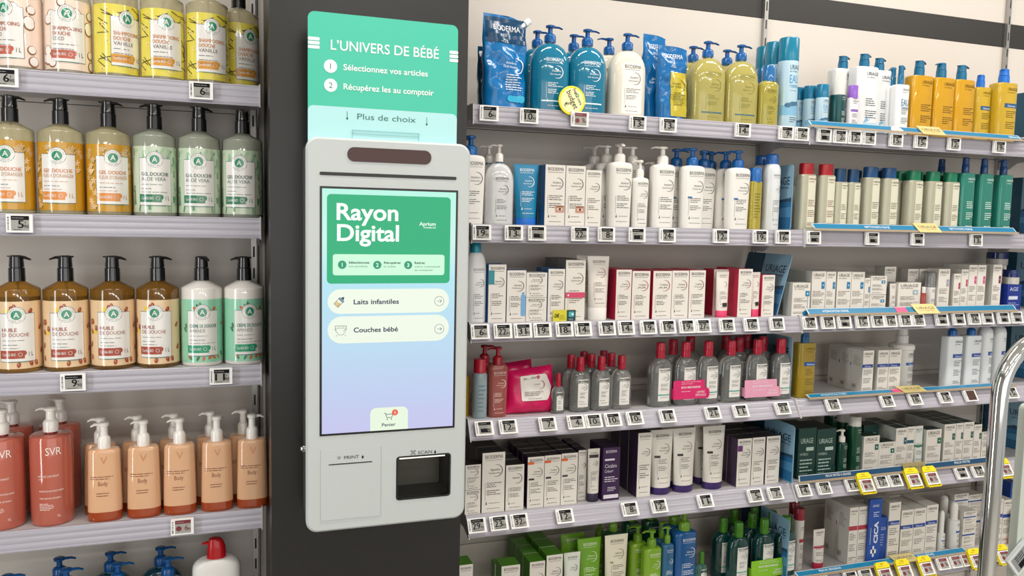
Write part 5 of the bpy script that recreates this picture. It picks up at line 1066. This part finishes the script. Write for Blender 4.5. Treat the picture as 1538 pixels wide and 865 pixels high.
# third shelf: creams
BF = '#e7e3da'
def ux(sq=None, sqx=.55, ink='#6b655c', name='', drop=False, band=None, btxt='', two=False):
    def f(d, W, H):
        d.c = False; lab_uri(d, -W*.9, W*.85, H*.03, H*.98, T_(ink), band, btxt)
        if sq: d.rect(W*(sqx-.16), H*.60, W*(sqx+.30), H*.76, T_(sq), 2); d.disc(W*(sqx+.07), H*.68, W*.08, T_('#dfe9ee'), 3, 10)
        if drop: d.line(W*.72, H*.6, W*.72, H*.2, .0012, T_('#2e87b5'), 2); d.disc(W*.55, H*.08, W*.32, T_('#1f7fb0'), 2, 16, H*.08); d.disc(W*.72, H*.2, W*.1, T_('#1f7fb0'), 2, 12)
    return f
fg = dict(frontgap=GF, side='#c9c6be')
carton('R', 2, 1190, 1217, 425, ux('#2a86b4', .62, drop=True), 'white carton with blue water-drop picture', frontgap=.005, side='#c9c6be', D=.035)
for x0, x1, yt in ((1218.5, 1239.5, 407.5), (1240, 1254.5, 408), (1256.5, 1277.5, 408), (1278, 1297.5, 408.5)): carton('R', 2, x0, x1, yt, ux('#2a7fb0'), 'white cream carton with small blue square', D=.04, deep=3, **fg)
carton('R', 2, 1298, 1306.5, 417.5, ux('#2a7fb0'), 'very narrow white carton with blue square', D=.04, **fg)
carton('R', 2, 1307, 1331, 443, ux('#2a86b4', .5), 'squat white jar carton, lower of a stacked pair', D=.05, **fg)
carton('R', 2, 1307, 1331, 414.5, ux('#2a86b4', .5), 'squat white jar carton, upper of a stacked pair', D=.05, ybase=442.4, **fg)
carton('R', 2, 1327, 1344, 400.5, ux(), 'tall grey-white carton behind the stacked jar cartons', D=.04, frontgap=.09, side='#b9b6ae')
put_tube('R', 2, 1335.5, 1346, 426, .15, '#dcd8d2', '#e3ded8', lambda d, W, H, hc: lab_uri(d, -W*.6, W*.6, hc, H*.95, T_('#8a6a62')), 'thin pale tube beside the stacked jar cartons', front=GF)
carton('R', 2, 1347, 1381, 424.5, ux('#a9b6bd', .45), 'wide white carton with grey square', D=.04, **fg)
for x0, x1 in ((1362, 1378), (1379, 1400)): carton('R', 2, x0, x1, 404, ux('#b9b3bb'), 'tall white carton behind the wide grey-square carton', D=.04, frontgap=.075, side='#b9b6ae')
Type('airless', 'serum_bottle', 'bottle', 'white serum pump with clear domed cover', ('R', 2, 1387, 1404, 408, 432), 1, 2, lambda nm, W, D, H, Hb: bottle(nm, W, D, 2, Hb, FOOT+[(.98, 0, 1), (1, .1, 1)], M('#dcd9d6', .25), rn=W*.7, label=lambda d, W, H: lab_uri(d, -W*.5, W*.9, H*.05, H*.95, T_('#6f6b70')), cap=(H-Hb, .95, M('#dfe3e4', .05, tr=.8), 'dome')))
put('airless', 'R', 2, 1396, front=GF)
Type('redvial', 'serum_bottle', 'bottle', 'small red serum vial with white cap', ('R', 2, 1380, 1389, 431, 440), 1, 2, lambda nm, W, D, H, Hb: bottle(nm, W, D, 2, Hb, FOOT+[(.95, 0, 1), (1, .3, 1)], M('#b8402f', .12, tr=.3), rn=W*.6, cap=(H-Hb, .7, M('#dcdad6', .25), 'cyl')))
put('redvial', 'R', 2, 1384.8, front=.012)
carton('R', 2, 1405, 1422, 404, ux('#a9a3b0', .6), 'white carton with small grey square beside the clear serum pump', D=.04, **fg)
carton('R', 2, 1431.5, 1442, 411, ux('#a8324f'), 'low white carton with crimson square', D=.045, **fg)
carton('R', 2, 1442.5, 1453, 404.5, ux('#c23a60'), 'white carton with rose square beside the low crimson-square carton', D=.045, deep=2, **fg)
for x0, x1 in ((1453.5, 1466), (1466.5, 1479)): carton('R', 2, x0, x1, 398, ux('#d0508a'), 'tall white carton with pink square', D=.045, deep=2, **fg)
carton('R', 2, 1489.5, 1502.5, 397.5, ux('#7a2038'), 'tall white carton with dark red square', D=.045, deep=2, **fg)
def jar(x0, x1, y0, y1, row, desc, back):
    Y = YF+.03+back; a, b = at(x0, 420, Y).x, at(x1, 420, Y).x; zt, zb = at((x0+x1)/2, y0, Y).z, at((x0+x1)/2, y1, Y).z; r = (b-a)/2*.93; H = zt-zb
    t = empty('cream_jar', ((a+b)/2, Y, zb)); m = MB(); m.cyl(0, 0, [(0, r*.93), (.002, r), (H*.5, r), (H*.54, r*.9)], M('#c4c0b8', .2)); m.build('jar_body', t)
    m = MB(); m.cyl(0, 0, [(H*.52, r*1.02), (H*.96, r*1.02), (H, r*.97)], M('#142a63', .15), 28); m.build('lid', t); tag(t, desc, 'jar', fixed=True)
S, L = strip(2, 1215, 1527, [(1240, 'HYDRATATION VISAGE', .085)]); plaque(2, 1392, S, L); tab(2, 1357, S, L, '#d8507f', .019, 'pink tab beside the gold plaque on the third shelf strip')
price('R', 2, [(1215, '24'), (1242.5, '15'), (1267, 'pict'), (1294, '15'), (1317, '14'), (1336, '16'), (1358.5, '13'), (1378, '30'), (1413.5, 'pict'), (1439, 'pict'), (1462, '34'), (1482, 'pict'), (1506, 'pict'), (1526, 'pict')], (485, 475))
def navy(d, W, H): d.text('AGE', -W*.7, H*.75, H*.14, T_('#cfd8ea'), 1, width=W*1.2); d.rect(-W*.8, H*.42, W*.5, H*.55, T_('#cfd8ea'), 1); d.lines(-W*.8, W*.8, H*.3, 3, H*.07, T_('#9fb0d8'))
carton('N', 2, 1513, 1534, 427, navy, 'navy blue carton under the navy-lidded cream jar', front='#15308a', side='#15308a', top='#12286e', D=.05, frontgap=.02)
jar(1509, 1527, 405, 427, 2, 'cream jar with navy lid standing on the navy carton', .012)
carton('R', 2, 1486, 1509, 398, ux(), 'white carton holding up the rear navy-lidded jar', D=.045, frontgap=.10, side='#b9b6ae')
jar(1484, 1507, 379, 398, 2, 'navy-lidded cream jar on top of a rear white carton', .092)
# fourth shelf: body care
Type('uoil', 'cleansing_oil_bottle', 'bottle', 'amber yellow oil bottle with blue band beside the divider card', ('R', 3, 1190, 1224, 494, 514), .62, 4.5, uri('#c2a324', .45, '#6d5c1e', M('#155a8a', .2), band='#1f4f9a', btxt='Xémose', rcf=.40))
put('uoil', 'R', 3, 1207.5, phi=-90, front=.012)
xb = dict(band='#25489a', btxt='Xémose')
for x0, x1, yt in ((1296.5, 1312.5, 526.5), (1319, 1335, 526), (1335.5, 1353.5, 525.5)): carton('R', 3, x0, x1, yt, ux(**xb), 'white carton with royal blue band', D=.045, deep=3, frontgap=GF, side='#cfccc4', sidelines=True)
Type('bjar', 'cream_pump_jar', 'bottle', 'stout white pump jar behind the blue-banded cartons', ('R', 3, 1332, 1374, 495, 520), 1, 2, lambda nm, W, D, H, Hb: bottle(nm, W, D, 2, Hb, [(0, .03, .92), (.02, 0, .92), (.86, 0, .92), (.87, 0, 1), (.96, 0, 1), (.98, .15, 1), (1, .5, 1)], M('#e0dfda', .3), rn=W*.45, label=lambda d, W, H: lab_uri(d, -W*.2, W*.85, H*.05, H*.82, T_('#5f6668'), '#2f66b0', 'Xémose'), pumpH=H-Hb, pmat=M('#e6e4df', .3), pst='block', rc=W*.5))
put('bjar', 'R', 3, 1353, phi=20, front=.06)
Type('uxem', 'body_milk_bottle', 'bottle', 'white body milk bottle with royal blue band', ('R', 3, 1411, 1444, 484, 505), .62, 4.5, uri('#dfe3e6', 0, '#4f5a6a', M('#1c62a8', .2), band='#2a4f9e', btxt='Xémose', rcf=.44, pst='slim'))
for x in (1428, 1456): put('uxem', 'R', 3, x, phi=0, front=GF)
Type('uaer', 'spray_can', 'spray can', 'white spray can with royal blue band', ('R', 3, 1465, 1490, 486, 492), 1, 2, lambda nm, W, D, H, Hb: bottle(nm, W, D, 2, Hb, FOOT+[(.86, 0, 1)]+dome(.87, 1, 0, 6), M('#dde0e2', .25), rn=W*.5, label=lambda d, W, H: lab_uri(d, -W*.2, W*.95, H*.05, H*.84, T_('#4f5a6a'), '#2a4f9e', 'Xémose'), cap=(H-Hb, .45, M('#dfe3e6', .25), 'dome')))
for x in (1477, 1497): put('uaer', 'R', 3, x, front=GF)
S, L = strip(3, 1218, 1525, [(1246, 'HYDRATATION CORPS', .085)]); plaque(3, 1374, S, L); tab(3, 1352, S, L, '#d8507f', .014, 'pink tab beside the gold plaque on the fourth shelf strip')
price('R', 3, [(1250.6, '12'), (1332, '13'), (1374, '18'), (1419, '13'), (1457, 'blank'), (1519, '15')], (605, 585))
# fifth shelf: green range
dg = '#0c3a34'
def dgb(d, W, H): k = T_('#b9cfc6'); d.text('URIAGE', -W*.75, H*.70, H*.10, k, 1, width=W*1.4); d.rect(-W*.1, H*.55, W*.75, H*.62, k, 1); d.text('HYSÉAC', -W*.75, H*.46, H*.05, k, 1, width=W*.9); d.lines(-W*.75, W*.7, H*.38, 4, H*.07, k); d.lines(-W*.75, W*.3, H*.1, 1, .1, k)
carton('R', 4, 1199, 1225.5, 643, dgb, 'wide dark green carton nearest the lake-picture card', front=dg, side=dg, top='#06241f', D=.045, frontgap=GF, deep=2)
carton('R', 4, 1226.5, 1255, 644, dgb, 'wide dark green carton beside the small white-pump bottle', front=dg, side=dg, top='#06241f', D=.045, frontgap=GF, deep=2)
Type('hys', 'cleansing_gel_bottle', 'bottle', 'dark green gel bottle with white cap', ('R', 4, 1272, 1293, 627, 641), 1, 2, can('#dcd9d2', '#0e4a33', lambda d, W, H: lab_uri(d, -W*.3, W*.95, H*.05, H*.97, T_('#bcd2c6')), .15, False, .95))
Type('hysp', 'cleansing_gel_bottle', 'bottle', 'small dark green bottle with white pump', ('R', 4, 1256, 1273, 645, 664), 1, 2, lambda nm, W, D, H, Hb: bottle(nm, W, D, 2, Hb, FOOT+[(.93, 0, 1), (.97, .1, 1), (1, .5, 1)], M('#0e4033', .15), rn=W*.55, label=lambda d, W, H: lab_uri(d, -W*.3, W*.95, H*.05, H*.93, T_('#bcd2c6')), pumpH=H-Hb, pmat=WPUMP, pst='slim', rc=W*.62))
put('hysp', 'R', 4, 1264, phi=180, front=.014); put('hys', 'R', 4, 1282, front=GF)
put('hys', 'R', 4, 1264, 1.2, front=GF, desc='white-cap dark green bottle'); put('hys', 'R', 4, 1245, 3, front=GF, desc='white-cap dark green bottle')
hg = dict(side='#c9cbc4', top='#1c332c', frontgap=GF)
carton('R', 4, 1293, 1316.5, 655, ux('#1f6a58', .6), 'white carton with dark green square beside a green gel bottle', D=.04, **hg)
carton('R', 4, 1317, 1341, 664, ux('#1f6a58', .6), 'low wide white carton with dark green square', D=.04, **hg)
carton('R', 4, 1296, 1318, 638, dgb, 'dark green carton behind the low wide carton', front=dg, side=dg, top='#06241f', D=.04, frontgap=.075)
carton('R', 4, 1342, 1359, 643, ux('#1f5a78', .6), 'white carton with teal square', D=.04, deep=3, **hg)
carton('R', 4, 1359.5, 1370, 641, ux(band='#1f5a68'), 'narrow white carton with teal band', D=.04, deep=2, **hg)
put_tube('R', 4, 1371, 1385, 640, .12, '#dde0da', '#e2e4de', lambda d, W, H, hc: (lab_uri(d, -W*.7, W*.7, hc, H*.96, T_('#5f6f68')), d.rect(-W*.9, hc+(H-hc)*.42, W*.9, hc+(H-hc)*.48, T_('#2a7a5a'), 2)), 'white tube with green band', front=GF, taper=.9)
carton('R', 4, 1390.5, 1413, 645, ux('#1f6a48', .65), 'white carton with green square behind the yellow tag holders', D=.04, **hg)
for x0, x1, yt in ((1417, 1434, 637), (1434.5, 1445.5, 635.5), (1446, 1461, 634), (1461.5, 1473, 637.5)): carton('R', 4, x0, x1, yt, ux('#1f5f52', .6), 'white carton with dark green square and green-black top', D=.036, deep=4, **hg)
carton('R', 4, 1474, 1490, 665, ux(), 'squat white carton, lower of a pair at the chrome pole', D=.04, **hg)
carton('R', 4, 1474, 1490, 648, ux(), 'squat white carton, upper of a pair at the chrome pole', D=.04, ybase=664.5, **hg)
S, L = strip(4, 1201, 1481, [(1256, 'PEAUX MIXTES À GRASSES', .085), (1452, 'PEAUX MIXTES', .06)], True); plaque(4, 1373, S, L, '#a99a6a')
price('R', 4, [(1207, '14'), (1237.5, '9'), (1280, '11'), (1302, 'red'), (1323.5, '12'), (1344, '26'), (1373, 'red'), (1400, 'red'), (1444, 'pict'), (1469, '12')], (731, 703), yellow=(1302, 1373, 1400))
price('N', 4, [(1511, 'red')], 697, yellow=(1511,))
# bottom shelf
put_tube('R', 5, 1221.5, 1239, 795, .16, '#e2dcd4', '#a8213a', lambda d, W, H, hc: (lab_uri(d, -W*.7, W*.75, hc, H*.97, T_('#6a625c')), d.rect(-W*.9, hc+(H-hc)*.44, W*.9, hc+(H-hc)*.50, T_('#b52f45'), 2)), 'small white tube on a crimson cap standing alone', front=GF, taper=.85)
Type('uredcap', 'cream_bottle', 'bottle', 'white bottle with dark red cap behind the divider card', ('R', 5, 1190, 1207, 768, 785), 1, 2, can('#8f1c2e', '#d6d2cc', lambda d, W, H: lab_uri(d, -W*.3, W*.9, H*.05, H*.9, T_('#6a625c'), '#a8213a'), .15, False, .98))
put('uredcap', 'R', 5, 1199, .3, front=GF); put('uredcap', 'R', 5, 1191, 1.6, front=GF, desc='white bottle with dark red cap')
for x0, x1, yt in ((1275, 1288, 762.5), (1288.5, 1303, 761)): carton('R', 5, x0, x1, yt, ux(band='#b5384a'), 'tall white carton with crimson band', D=.05, deep=2, frontgap=GF, side='#d3d0c8', sidelines=True)
carton('R', 5, 1262, 1273, 764, ux(band='#b5384a'), 'tall white carton with crimson band set back behind another', D=.042, frontgap=.126, side='#d3d0c8', sidelines=True)
def cica2(d, W, H):
    k = T_('#e8eef8'); d.text('URIAGE', -W*.5, H*.88, H*.035, k, 1, width=W*1.0); d.lines(-W*.3, W*.6, H*.80, 3, H*.03, k)
    d.rect(-W*.18, H*.10, W*.08, H*.27, k, 1); d.rect(-W*.5, H*.155, W*.4, H*.215, k, 1); d.text('CICA', W*.55, H*.31, W*.62, k, 1, width=H*.34, rot=pi/2, bold=.04); d.line(-W*.62, H*.30, -W*.62, H*.56, .0012, k, 1)
carton('R', 5, 1304, 1322.5, 750, cica2, 'royal blue cross-marked display panel', front='#1f4fa8', side='#1a4596', D=.006, frontgap=.012, name='cross_sign', cat='display')
carton('R', 5, 1321, 1332, 777, lambda d, W, H: (d.text('CICA', -W*.7, H*.7, H*.07, T_('#dfe8f6'), 1, width=W*1.3), d.lines(-W*.7, W*.6, H*.6, 5, H*.06, T_('#9fb5dd'))), 'short royal blue carton behind the cross-marked panel', front='#1f4fa8', side='#1a4596', D=.03, frontgap=GF+.004)
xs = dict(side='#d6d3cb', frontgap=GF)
carton('R', 5, 1332.5, 1349.5, 755, ux(**xb), 'tall white carton with royal blue band', D=.05, deep=2, **xs)
carton('R', 5, 1352.5, 1371, 766, ux(**xb), 'white carton with royal blue band', D=.05, deep=2, **xs)
carton('R', 5, 1371.5, 1389.5, 763.5, ux(**xb), 'white carton with royal blue band', D=.05, deep=2, **xs)
carton('R', 5, 1390, 1407, 758.5, ux(**xb), 'tall white carton with royal blue band', D=.05, deep=2, **xs)
Type('uspray', 'spray_bottle', 'bottle', 'white spray bottle with tall nozzle cap', ('R', 5, 1419, 1440, 756, 782), 1, 2, lambda nm, W, D, H, Hb: bottle(nm, W, D, 2, Hb, FOOT+[(.95, 0, 1), (.98, .15, 1), (1, .5, 1)], M('#dcdcd8', .28), rn=W*.5, label=lambda d, W, H: lab_uri(d, -W*.2, W*.95, H*.05, H*.93, T_('#5f6668'), '#2f55a5'), cap=(H-Hb, .62, M('#e6e5e0', .25), 'dome')))
Type('usprays', 'spray_bottle', 'bottle', 'slim white spray bottle with nozzle cap', ('R', 5, 1405, 1419, 769, 802), 1, 2, lambda nm, W, D, H, Hb: bottle(nm, W, D, 2, Hb, FOOT+[(.95, 0, 1), (.98, .15, 1), (1, .5, 1)], M('#dcdcd8', .28), rn=W*.5, label=lambda d, W, H: lab_uri(d, -W*.4, W*.95, H*.05, H*.93, T_('#5f6668'), '#2f55a5'), cap=(H-Hb, .62, M('#e6e5e0', .25), 'dome')))
put('usprays', 'R', 5, 1413, front=GF-.004); put('uspray', 'R', 5, 1430.5, front=GF-.002); put('uspray', 'R', 5, 1415, 1.2, front=GF, desc='white nozzle-cap spray bottle')
carton('R', 5, 1446, 1465, 792, ux(band='#3155a0'), 'squat white carton with blue band, lower of a pair', D=.04, **xs)
carton('R', 5, 1446, 1465, 768, ux(band='#3155a0'), 'squat white carton with blue band, upper of a pair', D=.04, ybase=791.5, **xs)
carton('R', 5, 1452, 1472, 770, ux(band='#3155a0'), 'white carton with blue band, lower rear carton at the chrome pole', D=.04, frontgap=.072, side='#cfccc4')
carton('R', 5, 1430, 1451, 770, ux(band='#3155a0'), 'white carton with blue band, lower rear carton behind the spray bottles', D=.04, frontgap=.072, side='#cfccc4')
carton('R', 5, 1430, 1451, 742, ux(band='#3155a0'), 'white carton with blue band, upper rear carton behind the spray bottles', D=.04, frontgap=.072, ybase=769.6, side='#cfccc4', sidelines=True)
carton('R', 5, 1451.5, 1472, 743, ux(band='#3155a0'), 'white carton with blue band, upper rear carton at the chrome pole', D=.04, frontgap=.072, ybase=769.6, side='#cfccc4')
S, L = strip(5, 1201, 1453, [(1258, 'PEAUX SENSIBLES', .075), (1410, 'PEAUX SÈCHES', .06)]); plaque(5, 1362, S, L, '#d8c78e')
price('R', 5, [(1235, 'pict'), (1278, 'pict'), (1300, 'pict'), (1330, 'red'), (1360, 'red'), (1392.5, 'red'), (1416, 'red'), (1435.5, 'red'), (1451, 'red'), (1468, 'red')], (865, 833), yellow=(1330, 1360, 1392.5, 1468))
price('N', 5, [(1491, 'red'), (1508.5, 'red')], (831, 828), yellow=(1508.5,))
# divider cards
cx_ = 1.393
card('M', 1, 1.375, YF+.008, YW-.015, at(1183, 247, 1.765).z, desc='lake-picture divider card on the second shelf beside a white spray can', txt='URIAGE')
card('M', 2, 1.345, YF+.008, YW-.015, at(1165, 382, 1.765).z+.004, lean=14, desc='lake-picture divider card leaning on the third shelf')
card('M', 3, 1.403, YF+.012, YW-.012, at(1187, 507, 1.765).z, desc='lake-picture divider card behind the pink-sleeved micellar bottles')
card('M', 4, 1.400, YF-.020, YW-.012, at(1199, 640, 1.73).z, desc='lake-picture divider card jutting past the fifth shelf price rail', z0=ZM[4]+.0045)
card('M', 5, 1.405, YF-.012, YW-.012, at(1199, 780, 1.74).z, desc='lake-picture divider card behind the green-capped micellar bottles', z0=ZM[5]+.0045)
for r, yt in ((0, 128), (1, 263), (2, 380), (3, 492), (4, 606)):
    card('N', r, 2.328, YF+.01, YW-.012, at(1534, yt, 1.8).z, desc='dark blue divider card at the end of the blue-strip bay, %s shelf' % SHN['R'][r])
# goods past the pole, end bay
carton('N', 5, 1497, 1504, 750, ux(band='#5a4fa0'), 'white carton with violet band past the chrome pole', D=.05, frontgap=.012, side='#cfccc4')
carton('N', 5, 1504.5, 1518, 751, ux(band='#2f55a5'), 'white carton with blue band past the chrome pole', D=.05, frontgap=.012, side='#cfccc4')
put_tube('N', 5, 1512, 1527, 764, .17, '#dedcd6', '#e8744f', lambda d, W, H, hc: (lab_uri(d, -W*.7, W*.75, hc, H*.97, T_('#5f6a72')), d.rect(-W*.9, hc+(H-hc)*.52, W*.9, hc+(H-hc)*.58, T_('#3f6aa8'), 2)), 'white tube on a coral cap past the chrome pole', front=-.004, taper=.85)
carton('N', 5, 1513, 1525, 725, lambda d, W, H: (d.text('URIAGE', -W*.7, H*.82, H*.06, T_('#cfdcf2'), 1, width=W*1.2), d.lines(-W*.6, W*.6, H*.65, 4, H*.05, T_('#cfdcf2'))), 'tall royal blue carton past the chrome pole', front='#1f4f9e', side='#1a4596', D=.04, frontgap=.075)
carton('N', 5, 1488, 1510, 730, lambda d, W, H: d.rect(-W*.9, H*.2, -W*.7, H*.5, T_('#c9b59a'), 1), 'brown cardboard box at the rear past the chrome pole', front='#6a4a22', side='#5a3d1c', D=.04, frontgap=.13, name='cardboard_box')
carton('N', 4, 1500, 1511, 654, ux(), 'small white jar box past the chrome pole', D=.03, frontgap=.012, side='#cfccc4')
# ------------------------------------------------------------------ chrome stand in front
CHR = M('#dfe2e2', .07, metal=1.); YP = .9
px_ = 1.1045; r_ = .0125; zt_ = 1.283
st = empty('display_stand', (px_, YP, 0)); tag(st, 'chrome tube stand with pale panel standing before the shelves', 'display stand', fixed=True)
R_ = .088; P = [(0, 0, .012), (0, 0, .6), (0, 0, zt_-R_)]+[(R_-R_*cos(radians(a)), 0, zt_-R_+R_*sin(radians(a))) for a in range(10, 91, 10)]
def bend(P): return [(x, y, z+(.25*(x-R_) if x > R_ else 0)) for x, y, z in P]
m = MB(); m.tube(P+[(.16, 0, zt_+.004), (.42, 0, zt_+.004), (.48, 0, zt_-.012), (.50, 0, zt_-.07), (.50, 0, .012)], r_, CHR, 20); m.build('tube_frame', st)
m = MB(); m.loft([[(x, y, z) for x, z in rr_pts(.052, .12, .448, 1.18, .01, 4)] for y in (.008, -.006)], M('#c9d2c8', .35)); m.build('panel', st)
m = MB(); m.tube([(0, -.2, .012), (0, .2, .012)], .011, CHR, 12); m.build('foot', st)
m = MB(); m.tube([(.5, -.2, .012), (.5, .2, .012)], .011, CHR, 12); m.build('foot', st)
t = empty('price_tag', (0, 0, 0)); p = at(1531, 838, YP-.012); t.location = (p.x+.004, YP-.0075, p.z); t.rotation_euler[1] = radians(-42)
m = MB(); m.box(-.024, .024, -.006, 0, -.018, .018, M('#d9dcdc', .35)); m.build('casing', t, False)
m = MB(); dd = Draw(m, flat(-.0061)); dd.rect(-.019, -.014, .02, .014, M('#8f9496', .3), 0); dd.rect(-.012, -.012, .018, -.002, DK_, 1); dd.lines(-.012, .018, .011, 3, .004, DK_, 1); m.build('display', t, False)
tag(t, 'electronic price tag hung diagonally on the pale stand panel', 'price tag', fixed=True)
# ------------------------------------------------------------------ labels
def name_all():
    rows = {}
    for r in REG:
        if not r['fixed']: rows.setdefault((r['d'], r['bay'], r['shelf']), []).append(r)
    byg = {}
    for (d, bay, sh), rs in rows.items():
        by = {}
        for r in rs: by.setdefault(int(r['back']+.5), []).append(r)
        place = '%s shelf, %s' % (SHN[bay][sh], BAY[bay])
        for bk, q in by.items():
            q.sort(key=lambda r: -r['X'] if bay == 'L' else r['X'])
            dep = '' if bk == 0 else ('row behind, ' if bk == 1 else ('third row, ' if bk == 2 else 'rearmost, '))
            multi = len(q) > 1
            for i, r in enumerate(q):
                o = '%s from black column' % ORD[i] if multi else ''
                if dep and multi: s = '%s, %s%s, %s' % (d, dep, ORD[i]+' from column', place)
                elif dep: s = '%s, %s%s' % (d, dep, place)
                elif multi: s = '%s, %s, %s' % (d, o, place)
                else: s = '%s, %s' % (d, place)
                w_ = s.replace(',', '').split()
                if len(w_) > 16: s = s.replace(' from black column', ' from column')
                if len(s.replace(',', '').split()) > 16: s = s.replace('electronic ', '').replace(' from column', '')
                if len(s.replace(',', '').split()) > 16: print('LONG', s)
                r['o']['label'] = s
        if len(rs) > 1:
            for r in rs: r['o']['group'] = r['g'] or ('%s on the %s' % (d, place))
    for r in REG:
        if r['g']: r['o']['group'] = r['g']
    seen = {}
    for r in REG:
        l = r['o'].get('label'); 
        if l in seen: print('SAME', l)
        seen[l] = 1
name_all()
